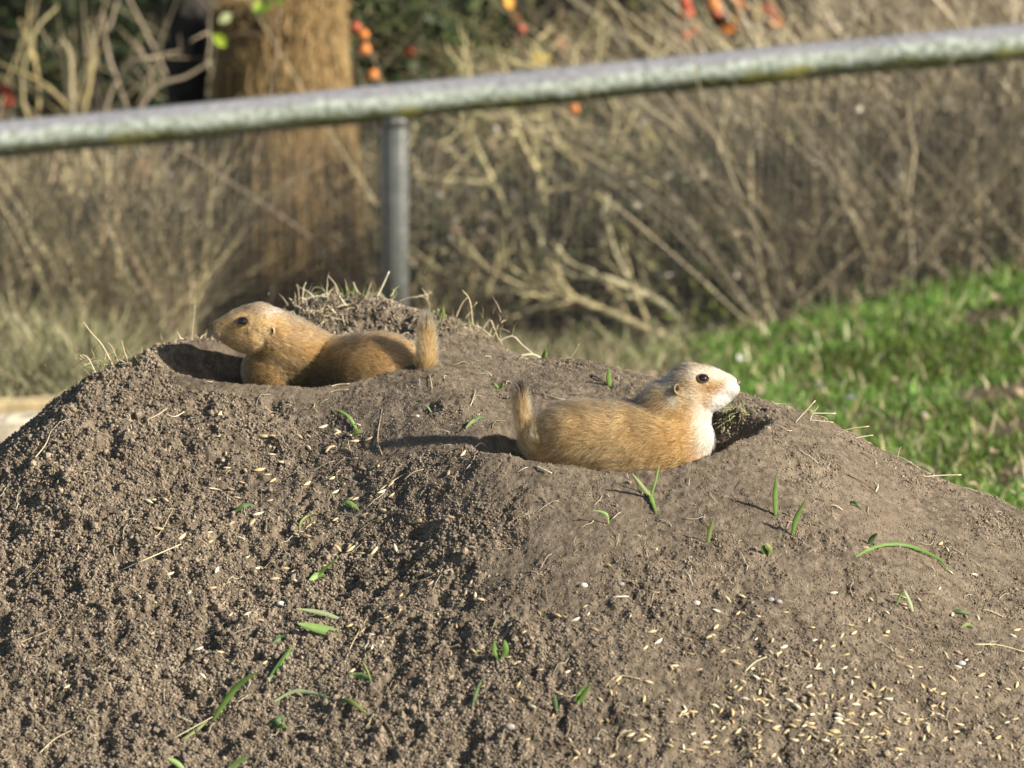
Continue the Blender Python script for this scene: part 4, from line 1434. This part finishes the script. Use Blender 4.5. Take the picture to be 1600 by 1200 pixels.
rest = MB()
rg.shuffle(spots)
order = sorted(range(len(spots)), key=lambda i: -spots[i][1])
single = set(i for i, q in enumerate(spots) if q[1] < 880)
more = [i for i in range(len(spots)) if i not in single]
single |= set(rg.sample(more, 298 - len(single)))
for i, (u, v, where) in enumerate(spots):
    p = hit(u, v); n = snormal(p[0], p[1])
    n = n + np.array([rg.gauss(0, .22), rg.gauss(0, .22), 0]); n /= np.linalg.norm(n)
    rot = lay(n, rg.uniform(0, 6.28))
    s_ = rg.uniform(.6, 1.15) * (.95 if v > 900 else 1.22)
    p = p + n * rg.uniform(.0006, .0028)
    if i in single:
        gk = rg.randrange(5)
        o = bpy.data.objects.new('husked_grain', GM[gk])
        mw = Matrix.Translation(Vector(p)) @ rot.to_4x4() @ Matrix.Scale(s_, 4)
        o.matrix_world = mw
        link(o)
        tag(o, ['straw coloured', 'tan', 'cream white', 'brownish', 'golden'][gk] + ' husked grain ' + where, 'grain', 'husked grains ' + where)
    else:
        me = GM[rg.randrange(5)]
        vv = np.array([v_.co[:] for v_ in me.vertices]) * s_
        vv = vv @ np.array(rot).T + p
        c_ = me.attributes['col'].data[0].color[:3]
        ff = np.array([list(q.vertices) for q in me.polygons])
        rest.add(vv, ff, c_)
if rest.n:
    tag(rest.build('husked_grains', M_GRAIN), 'remaining pale husked grains strewn over the lower slope', None, None, 'stuff')


# ------------------------------------------------------------------ blades, straws and twigs on the mound
def ribbon(pts, wid, fold=.25):
    pts = np.asarray(pts, float); n = len(pts)
    t = np.gradient(pts, axis=0); t /= np.linalg.norm(t, axis=1)[:, None] + 1e-9
    view = np.array([.25, -.9, .35])
    s_ = np.cross(t, view); s_ /= np.linalg.norm(s_, axis=1)[:, None] + 1e-9
    nn_ = np.cross(s_, t)
    wid = np.asarray(wid)[:, None] * .5
    th = .00022
    V = np.stack([pts - s_ * wid, pts - nn_ * wid * fold * 2, pts + s_ * wid], 1)
    nrm = nn_[:, None] * th
    V = np.concatenate([V + nrm, V - nrm], 1).reshape(-1, 3)
    F = []
    for i in range(n - 1):
        a, b_ = i * 6, (i + 1) * 6
        F += [(a, b_, b_ + 1, a + 1), (a + 1, b_ + 1, b_ + 2, a + 2), (a + 4, b_ + 4, b_ + 3, a + 3), (a + 5, b_ + 5, b_ + 4, a + 4),
              (a + 3, b_ + 3, b_, a), (a + 2, b_ + 2, b_ + 5, a + 5)]
    return V, F


def px_path(pts, mode, lift=.004, dy=0.0, n=12):
    """pixel points -> a path: 'up' keeps the depth of the root, 'lie' follows the soil"""
    if mode == 'lie':
        q = np.array([hit(u, v) for u, v in pts])
        q[:, 2] += lift
        q[0, 2] -= lift * .7; q[-1, 2] -= lift * .5
    elif mode == 'air':
        q = np.array([P(u, v, dy) for u, v in pts])
    else:
        r = hit(*pts[0]); r[2] -= .002
        q = np.array([r] + [P(u, v, r[1] + dy * (i + 1) / len(pts)) for i, (u, v) in enumerate(pts[1:])])
    return smooth_path(q, n)


GREENS = [(.16, .28, .06), (.27, .42, .12), (.10, .17, .06), (.38, .46, .24), (.22, .27, .08)]


def blade(name, label, cat, runs, group=None):
    """runs: (mode, width px, colour, points)"""
    multi = len(runs) > 1
    built = []
    for mode, w_, ci, pts in runs:
        p = px_path(pts, mode, .005, -.006)
        t = np.linspace(0, 1, len(p))
        wd = w_ * .00095 * np.sin(np.pi * np.clip(.12 + t * .86, 0, 1)) ** .7
        built.append((p, wd, ci))
    o0 = built[0][0][0]
    if multi:
        e = empty(name, o0); tag(e, label, cat, group)
        for p, wd, ci in built:
            m = MB(); V, F = ribbon(p, wd); m.add(V, F, GREENS[ci]); m.build('blade', M_GRASS, e, origin=o0)
    else:
        p, wd, ci = built[0]
        m = MB(); V, F = ribbon(p, wd); m.add(V, F, GREENS[ci])
        tag(m.build(name, M_GRASS, None, origin=o0), label, cat, group)


B = blade
B('grass_shoot', 'tallest straight green blade standing upright on the trodden slope below the pale faced animal', 'grass blade', [('up', 8, 0, [(1212, 806), (1211, 775), (1213, 744)])])
B('grass_shoot', 'slightly shorter green blade leaning over beside the tallest upright one', 'grass blade', [('up', 8, 0, [(1238, 836), (1244, 810), (1257, 784)])])
B('grass_shoot', 'short pale green blade standing on crumbly soil under the rim', 'grass blade', [('up', 7, 4, [(1106, 850), (1109, 830), (1115, 809)])])
B('grass_seedling', 'stubby folded green seedling on the trodden slope casting a long shadow', 'seedling', [('up', 9, 0, [(1200, 869), (1194, 860), (1190, 850)]), ('up', 8, 4, [(1201, 869), (1203, 858), (1196, 848)])])
B('grass_shoot', 'long bent green blade arching along the far side of the trodden slope', 'grass blade', [('lie', 6, 0, [(1337, 872), (1365, 862), (1395, 857), (1425, 860), (1450, 870), (1472, 884), (1480, 897)])])
B('grass_seedling', 'three bladed green seedling at the near rim of the occupied hollow', 'seedling', [('up', 7, 4, [(1018, 778), (1005, 762), (988, 740)]), ('up', 4, 1, [(1017, 776), (1024, 752), (1031, 722)]), ('lie', 7, 0, [(1013, 768), (1018, 785), (1026, 808)])])
B('grass_shoot', 'thin bent yellowish blade just below the rim casting a thin shadow', 'grass blade', [('up', 4, 1, [(951, 820), (947, 803), (927, 797)])])
B('grass_seedling', 'green blade and lighter tip lying above the clustered grains near the middle', 'seedling', [('lie', 6, 1, [(560, 678), (545, 658), (521, 641)]), ('lie', 8, 4, [(546, 684), (556, 682), (567, 679)])])
B('green_leaf', 'small bright oval leaf lying above the curled thin stem', 'leaf', [('lie', 11, 1, [(534, 786), (547, 793), (561, 801)])])
B('grass_shoot', 'curled thin green stem lying below the small bright oval leaf', 'grass blade', [('lie', 3.5, 4, [(468, 836), (470, 822), (485, 813), (512, 813)])])
B('green_leaf', 'dull green leaf lying among grains on the crumbly slope', 'leaf', [('lie', 8, 2, [(367, 804), (382, 797), (396, 792)])])
B('grass_seedling', 'narrow green blade with a short bright leaf under it on the crumbly slope', 'seedling', [('up', 5, 0, [(488, 905), (503, 892), (527, 872)]), ('lie', 9, 1, [(484, 911), (496, 906), (509, 903)])])
B('grass_shoot', 'pale green blade lying just above the broadest bright one', 'grass blade', [('up', 7, 3, [(534, 966), (500, 957), (463, 951)])])
B('green_leaf', 'broadest bright green blade lying on the crumbly slope', 'leaf', [('up', 15, 1, [(539, 994), (505, 984), (465, 974)])])
B('grass_seedling', 'dark green pair of blades slanting down below the broadest bright one', 'seedling', [('lie', 10, 2, [(460, 1010), (442, 1040), (417, 1070)]), ('lie', 8, 2, [(456, 998), (440, 1003), (423, 1014)]), ('lie', 6, 0, [(458, 1016), (450, 1030), (432, 1052)])])
B('grass_shoot', 'long curved green blade slanting over its own dark shadow low on the crumbly slope', 'grass blade', [('up', 9, 0, [(330, 1128), (352, 1096), (375, 1068), (404, 1049)])])
B('grass_shoot', 'faint thin blade running on below the long curved one', 'grass blade', [('lie', 5, 4, [(284, 1159), (305, 1149), (325, 1130)])])
B('grass_shoot', 'long thin arching blade lying across the foot of the slope', 'grass blade', [('lie', 6, 3, [(428, 1099), (460, 1087), (490, 1091), (525, 1098)]), ('lie', 8, 4, [(525, 1098), (548, 1105), (575, 1122)])])
B('grass_seedling', 'short bright leaf with a thin yellow blade rising from its end', 'seedling', [('lie', 9, 1, [(545, 1060), (563, 1063), (583, 1067)]), ('up', 3, 4, [(581, 1068), (575, 1050), (566, 1032)])])
B('clover_sprout', 'small bluish green clover sprout at the foot of the crumbly slope', 'sprout', [('lie', 10, 2, [(418, 1138), (428, 1136), (438, 1138)]), ('lie', 9, 2, [(430, 1132), (438, 1129), (446, 1131)]), ('lie', 8, 0, [(432, 1142), (440, 1141), (448, 1138)])])
B('grass_shoot', 'bright blade poking up at the bottom edge beneath the timbers side', 'grass blade', [('up', 8, 1, [(290, 1204), (276, 1192), (261, 1184)])])
B('grass_shoot', 'bright blade tip at the bottom edge under the long curved one', 'grass blade', [('up', 8, 1, [(352, 1204), (370, 1192), (389, 1180)])])
B('green_sprout', 'green two leaved sprout standing alone at the lower middle', 'sprout', [('up', 9, 0, [(782, 1030), (773, 1017), (772, 1002)]), ('up', 10, 0, [(782, 1030), (790, 1016), (788, 1000)]), ('lie', 7, 4, [(745, 1024), (750, 1021), (756, 1018)])])
B('grass_seedling', 'upright green seedling with two tips near the bottom middle', 'seedling', [('up', 8, 0, [(902, 1104), (910, 1088), (923, 1069)]), ('up', 6, 1, [(903, 1104), (903, 1085), (915, 1070)])])
B('grass_shoot', 'dim green blade standing just beside the two tipped seedling', 'grass blade', [('up', 6, 2, [(870, 1112), (868, 1097), (865, 1083)])])
B('grass_shoot', 'inverted V shaped pale green blade on the far trodden slope', 'grass blade', [('up', 4, 1, [(1400, 947), (1406, 932), (1412, 921)]), ('up', 6, 3, [(1427, 956), (1421, 940), (1413, 922)])])
B('grass_shoot', 'tiny dark green blade lying near the far edge of the picture below the bent blade', 'grass blade', [('lie', 7, 2, [(1489, 959), (1502, 962), (1516, 964)])])
B('grass_shoot', 'tiny yellow green blade lying just under the tiny dark one', 'grass blade', [('lie', 6, 4, [(1503, 981), (1512, 983), (1522, 984)])])
B('grass_shoot', 'tiny green blade lying high on the smooth trodden slope', 'grass blade', [('lie', 5, 2, [(1329, 786), (1338, 792), (1347, 799)])])
B('grass_shoot', 'upright green blade behind the back of the pale faced animal', 'grass blade', [('up', 9, 0, [(953, 603), (951, 590), (951, 575)]), ('up', 4, 4, [(955, 606), (953, 612), (949, 604)])])
B('grass_shoot', 'short pale curved blade on the smooth saddle between the hollows', 'grass blade', [('lie', 3.5, 3, [(659, 637), (668, 642), (674, 649)])])
B('grass_seedling', 'dull green leafy seedling on the smooth saddle between the hollows', 'seedling', [('lie', 5, 4, [(728, 671), (738, 665), (745, 659)]), ('lie', 5, 2, [(738, 664), (748, 658), (758, 656)])])
B('grass_shoot', 'dark thin blade lying at the bottom middle over crumbs', 'grass blade', [('lie', 5, 2, [(738, 1110), (744, 1090), (753, 1064)])])
B('grass_seedling', 'tiny green tuft on the ridge between the two tails', 'seedling', [('up', 5, 0, [(778, 608), (776, 604), (772, 598)]), ('up', 5, 0, [(780, 609), (784, 604), (786, 598)])])
B('grass_seedling', 'green tuft growing at the crest just behind the farther raised tail', 'seedling', [('up', 6, 0, [(690, 500), (688, 490), (683, 482)]), ('up', 5, 4, [(692, 500), (693, 490), (692, 478)])])
B('grass_seedling', 'green and white tuft on the skyline between the two animals', 'seedling', [('up', 5, 1, [(846, 562), (850, 552), (857, 545)]), ('up', 4, 4, [(848, 562), (853, 556), (852, 540)])])
B('grass_shoot', 'dull leaf standing low near the bent green blade', 'grass blade', [('up', 8, 2, [(1358, 852), (1362, 842), (1371, 833)])])
B('grass_seedling', 'few green shoots on the crest above the straw tangle', 'seedling', [('up', 4, 4, [(545, 462), (543, 455), (540, 447)]), ('up', 4, 0, [(549, 462), (552, 455), (553, 449)])])

STRAWS = [(.58, .50, .32), (.46, .38, .24), (.70, .64, .46), (.20, .15, .10)]


def straw(label, pts, w_, ci=0, mode='lie', y=None, group=None, cat='straw', name='straw', lift=.003):
    p = px_path(pts, mode, lift, 0.0 if y is None else y, 10)
    m = MB(); m.tube(p, np.linspace(w_ * .5, w_ * .3, len(p)) * .00095, 5, STRAWS[ci])
    tag(m.build(name, M_STRAW, None, origin=p[0]), label, cat, group)


# crest of the far ridge
R_ = [
    ('bright straw slanting up tallest from the crest above the straw tangle', [(587, 466), (597, 448), (608, 424)], 4.5, 2, 'up'),
    ('kinked dry stem rising from the crest above the straw tangle', [(533, 464), (524, 445), (512, 430)], 3.2, 1, 'up'),
    ('short upright dry stem with a fork at the lower end of the crest', [(472, 466), (474, 452), (478, 441)], 3.5, 0, 'up'),
    ('thin upright stem beside the forked one', [(468, 466), (466, 452), (463, 444)], 2.5, 1, 'up'),
    ('short straw leaning back in the middle of the crest', [(561, 458), (555, 449), (552, 441)], 3.5, 0, 'up'),
    ('short brown stem leaning forward on the crest', [(572, 462), (577, 450), (580, 442)], 3, 1, 'up'),
    ('long pale straw lying along the crest over the tangle', [(455, 473), (480, 467), (505, 463), (523, 469)], 4, 2, 'up'),
    ('second pale straw crossing the long one on the crest', [(488, 456), (505, 460), (522, 463)], 4, 2, 'up'),
    ('thin dark root trailing down the crest towards the pale neck', [(430, 479), (450, 474), (475, 470)], 2, 3, 'up'),
    ('stiff dry stem standing above the farther ridge flank', [(711, 489), (722, 474), (730, 465)], 3.5, 1, 'up'),
    ('forked dry stem leaning over the farther ridge flank', [(739, 484), (734, 470), (722, 453)], 3.2, 0, 'up'),
    ('branching dry stem beside the forked one', [(722, 503), (735, 487), (745, 472)], 3.2, 1, 'up'),
    ('thin curled root arching over behind the farther raised tail', [(615, 468), (640, 465), (662, 464), (670, 474), (672, 485)], 2.2, 1, 'up'),
    ('long thin straw lying down the ridge flank', [(732, 500), (750, 512), (768, 526)], 3, 0, 'up'),
    ('curved yellow green stalk at the end of the ridge flank', [(751, 500), (765, 500), (772, 513), (781, 536)], 3, 0, 'up'),
    ('short dry stalk crossing the curved yellow green one', [(768, 530), (775, 517), (778, 508)], 3, 1, 'up'),
    ('curved pale straw on the skyline dip between the two animals', [(774, 532), (800, 525), (815, 538), (832, 552)], 2.6, 2, 'up'),
    ('thick white straw lying on the skyline between the two animals', [(812, 549), (832, 554), (846, 560)], 5, 2, 'up'),
    ('thin arching dry stem on the skyline near the green and white tuft', [(885, 558), (897, 552), (905, 537)], 2.5, 1, 'up'),
    ('tall thin dry stem standing beyond the nose of the farther animal', [(299, 528), (301, 510), (305, 478)], 2.2, 0, 'up'),
    ('pale dead stalk with side tips above the lower end of the mound', [(178, 560), (160, 540), (144, 522), (130, 503)], 3.4, 0, 'up'),
    ('second dead stalk above the lower end of the mound', [(186, 562), (176, 545), (168, 535)], 3, 1, 'up'),
    ('thin upright stalk above the lower end of the mound', [(200, 560), (194, 548), (190, 532)], 2.4, 0, 'up'),
    ('short bent straw near the lower end of the skyline', [(112, 612), (100, 610), (85, 622)], 2.6, 0, 'up'),
    ('bent pale root at the lower end of the skyline', [(150, 578), (138, 560), (128, 554)], 2.6, 2, 'up'),
    ('pale straw leaning outward on the rim beyond the pale face', [(1241, 660), (1258, 643), (1274, 626)], 3.2, 2, 'up'),
    ('flat green straw bridging above the rim near the grass', [(1265, 656), (1270, 647), (1285, 646), (1306, 646)], 3, 2, 'up'),
    ('lower flat straw under the bridging one near the grass', [(1265, 655), (1280, 658), (1302, 660)], 3, 0, 'up'),
    ('thin straw jutting from the skyline towards the grass', [(1303, 680), (1325, 671), (1358, 666)], 2.6, 0, 'up'),
    ('second thin straw jutting below the first towards the grass', [(1335, 684), (1350, 682), (1364, 680)], 2.6, 2, 'up'),
    ('long white straw jutting over the grass at the far flank', [(1442, 744), (1470, 743), (1502, 742)], 3, 2, 'up'),
    ('tiny tan stem standing on the far flank skyline', [(1402, 712), (1405, 704), (1408, 698)], 2, 0, 'up'),
]
for lb, pts, w_, ci, mode in R_:
    straw(lb, pts, w_, ci, mode, -.0)

L2 = [
    ('long thin straw lying on the crumbly slope below the timbers', [(185, 895), (230, 878), (285, 852)], 3, 0),
    ('thin straw curving on the crumbly slope', [(230, 850), (250, 838), (270, 800)], 2, 1),
    ('curved dry stem lying near the dull green leaf', [(325, 765), (345, 773), (360, 785)], 3, 0),
    ('long thin upright straw on dark crumbs beside the tail shadow', [(597, 712), (590, 690), (597, 640)], 2.2, 1),
    ('straw crossing the soil above the scattered grains in the middle', [(592, 768), (620, 752), (652, 734)], 2.6, 0),
    ('second straw crossing beside it', [(630, 752), (645, 742), (662, 736)], 2.2, 1),
    ('pale straw lying at the near rim under the tail base', [(838, 733), (850, 738), (862, 742)], 3.4, 2),
    ('white root curling from the shadow beside the raised tail', [(742, 700), (752, 698), (762, 704)], 2.4, 2),
    ('long thin straw at the bottom edge of the crumbly slope', [(265, 1160), (340, 1120), (390, 1090)], 2, 0),
    ('brown twig standing out low on the crumbly slope', [(538, 1040), (550, 1010), (572, 972)], 2.6, 1),
    ('thin dark twig at the bottom middle', [(600, 1130), (612, 1150), (618, 1166)], 3, 3),
    ('curved straw lying below the two leaved sprout', [(945, 1075), (965, 1062), (1000, 1066)], 3, 1),
    ('straight straw lying above the pale scatter', [(1163, 1053), (1180, 1040), (1198, 1030)], 3.4, 0),
    ('white sliver lying on the trodden slope near the clods', [(953, 936), (967, 936), (982, 934)], 3.4, 2),
    ('white thin sliver lying on the smooth slope', [(1297, 792), (1307, 795), (1316, 799)], 3, 2),
    ('small curved white root on the smooth slope', [(1368, 770), (1372, 764), (1366, 757)], 2.4, 2),
    ('dark root lying across the smooth slope', [(1325, 745), (1350, 758), (1372, 772)], 2.4, 3),
    ('long thin straw lying near the far bottom corner', [(1520, 1008), (1560, 1012), (1600, 1020)], 2.6, 0),
    ('brown straw lying near the tiny green blades', [(1535, 955), (1550, 960), (1568, 966)], 3, 1),
    ('long straw lying at the near edge of the farther hollow', [(516, 606), (530, 604), (546, 603)], 2.6, 0),
    ('thin straw standing on the rim below the farther tail', [(675, 608), (673, 598), (671, 588)], 2, 0),
    ('dark fallen twig on the soil behind the pale faced animal', [(925, 589), (936, 595), (950, 602)], 3, 3),
    ('thin dark twig on the soil behind the pale faced animal', [(890, 618), (903, 619), (915, 613)], 2.4, 3),
    ('long thin root lying down the smooth saddle', [(735, 636), (741, 622), (743, 612)], 1.8, 0),
    ('pale forked straw lying high on the crumbly slope', [(258, 650), (272, 655), (288, 648)], 2.6, 2),
    ('thin straw lying high on the crumbly slope', [(228, 658), (245, 652), (262, 640)], 2.2, 0),
    ('pale stalk lying at the lower end of the crumbly slope', [(50, 722), (70, 700), (80, 675)], 2.6, 0),
    ('small stalk lying at the very edge of the crumbly slope', [(12, 712), (22, 720), (34, 726)], 3, 1),
    ('thin straw low on the crumbly slope near the bottom corner', [(60, 1180), (85, 1160), (120, 1140)], 2.2, 0),
    ('pale straw low on the crumbly slope beneath the first', [(20, 1010), (50, 1000), (85, 985)], 2.2, 1),
]
for lb, pts, w_, ci in L2:
    straw(lb, pts, w_, ci, 'lie')

# withered grass hanging in the far wall of the nearer hollow
def tuft(name, label, cat, c, n, spread, L_, cols, seed, ddir, w_=.0011):
    rg = np.random.default_rng(seed)
    e = empty(name, c); tag(e, label, cat)
    m = MB()
    for _ in range(n):
        p = c + rg.normal(0, 1, 3) * np.array(spread)
        p[2] = max(p[2], float(surf(p[0], p[1])) + .001)
        d = np.array(ddir) + rg.normal(0, .6, 3)
        q = wander(p, d, L_ * rg.uniform(.5, 1.3), 6, .22, rg, -.05)
        V, F = ribbon(q, w_ * np.array([.8, 1, 1, .9, .6, .3, .1][:len(q)]) * rg.uniform(.6, 1.4))
        m.add(V, F, np.array(cols[rg.integers(len(cols))]) * rg.uniform(.7, 1.2))
    tag(m.build('blades', M_STRAW, e, origin=np.array(c)), kind='stuff')


WG = [(.34, .32, .15), (.20, .22, .08), (.50, .46, .28), (.16, .17, .06), (.42, .38, .2)]
tuft('withered_grass_clump', 'withered green brown grass hanging on the hollow wall under the pale throat', 'grass clump', P(1143, 672, .235), 150, (.013, .010, .018), .022, WG, 3, (-.4, -.5, -.4))
tuft('withered_grass_clump', 'tangle of straw and dark roots on the crest behind the neck of the farther animal', 'grass clump', P(505, 486, .765), 120, (.028, .02, .012), .035, [(.50, .43, .28), (.30, .24, .15), (.10, .07, .05), (.62, .56, .40)], 4, (.3, -.4, .15), .0016)
tuft('withered_grass_clump', 'sparse dry grass standing on the crest of the farther ridge', 'grass clump', P(560, 466, .85), 60, (.06, .03, .004), .028, [(.50, .43, .28), (.40, .35, .20), (.2, .26, .08)], 5, (.1, -.2, .9), .0012)
tuft('withered_grass_clump', 'dry grass fringe at the rim beyond the nose of the farther animal', 'grass clump', P(318, 534, .68), 55, (.028, .012, .003), .018, [(.42, .35, .22), (.28, .22, .14), (.55, .48, .33)], 6, (-.1, -.2, .7), .0012)
tuft('withered_grass_clump', 'dry grass wisps on the skyline at the lower end of the mound', 'grass clump', P(168, 568, .50), 50, (.035, .02, .005), .026, [(.45, .38, .22), (.35, .28, .16), (.22, .26, .1)], 7, (-.3, -.2, .7), .0012)
tuft('withered_grass_clump', 'dry wisps on the ridge flank behind the farther raised tail', 'grass clump', P(735, 515, .70), 60, (.045, .02, .012), .026, [(.50, .43, .28), (.35, .28, .16), (.22, .26, .1)], 8, (.2, -.2, .7), .0011)
tuft('withered_grass_clump', 'short green wisps on the rim beyond the hollow near the grass', 'grass clump', P(1262, 656, .30), 30, (.030, .01, .004), .018, [(.30, .36, .12), (.50, .46, .28)], 9, (.6, -.1, .35), .0012)

# thin rootlets strewn through the soil (uncountable)
m = MB()
rg = np.random.default_rng(61)
for _ in range(1500):
    x, y = rg.uniform(-.8, .85), rg.uniform(-.55, .8)
    if rg.random() > .25 + .75 * float(crumbness(np.array(x), np.array(y))): continue
    a = rg.uniform(0, 6.28); L_ = rg.uniform(.006, .045)
    pts_ = []
    for t in range(6):
        pts_.append((x, y)); a += rg.normal(0, .35); x += math.cos(a) * L_ / 5; y += math.sin(a) * L_ / 5
    pts_ = np.array(pts_)
    z = surf(pts_[:, 0], pts_[:, 1]) + .0015 + .002 * np.sin(np.linspace(0, 3.14, 6))
    m.tube(np.column_stack([pts_, z]), rg.uniform(.0003, .0007), 4, np.array([(.50, .42, .28), (.34, .26, .16), (.16, .11, .07), (.60, .54, .40)][rg.integers(4)]))
tag(m.build('rootlets', M_STRAW), 'fine dry rootlets strewn over the soil', None, None, 'stuff')

# a few larger clods and pebbles
for u, v, r, c_, lb in [(1204, 940, 4.5, (.30, .27, .25), 'small grey pebble, first of the pair on the trodden slope'), (1216, 943, 4.8, (.26, .24, .23), 'small grey pebble, second of the pair on the trodden slope'),
                        (911, 918, 5, (.60, .56, .48), 'small whitish pebble near the middle of the slope'), (438, 946, 5, (.62, .60, .58), 'small white pebble above the pale green blade'),
                        (970, 917, 5, (.25, .22, .2), 'dark small clod beside the whitish pebble'), (1088, 946, 5, (.5, .42, .36), 'pinkish pebble lying on the trodden slope'),
                        (1502, 1040, 5, (.45, .45, .46), 'grey pebble near the far bottom corner'), (796, 1140, 7, (.30, .27, .24), 'grey clod near the bottom middle'),
                        (652, 652, 3, (.6, .58, .52), 'tiny white pebble on the smooth saddle')]:
    o = stone(u, v, .1, r * .00095, c_, lb, int(u), 'pebble', 'pebble')
    o.location = Vector(hit(u, v)) + Vector((0, 0, r * .0004))
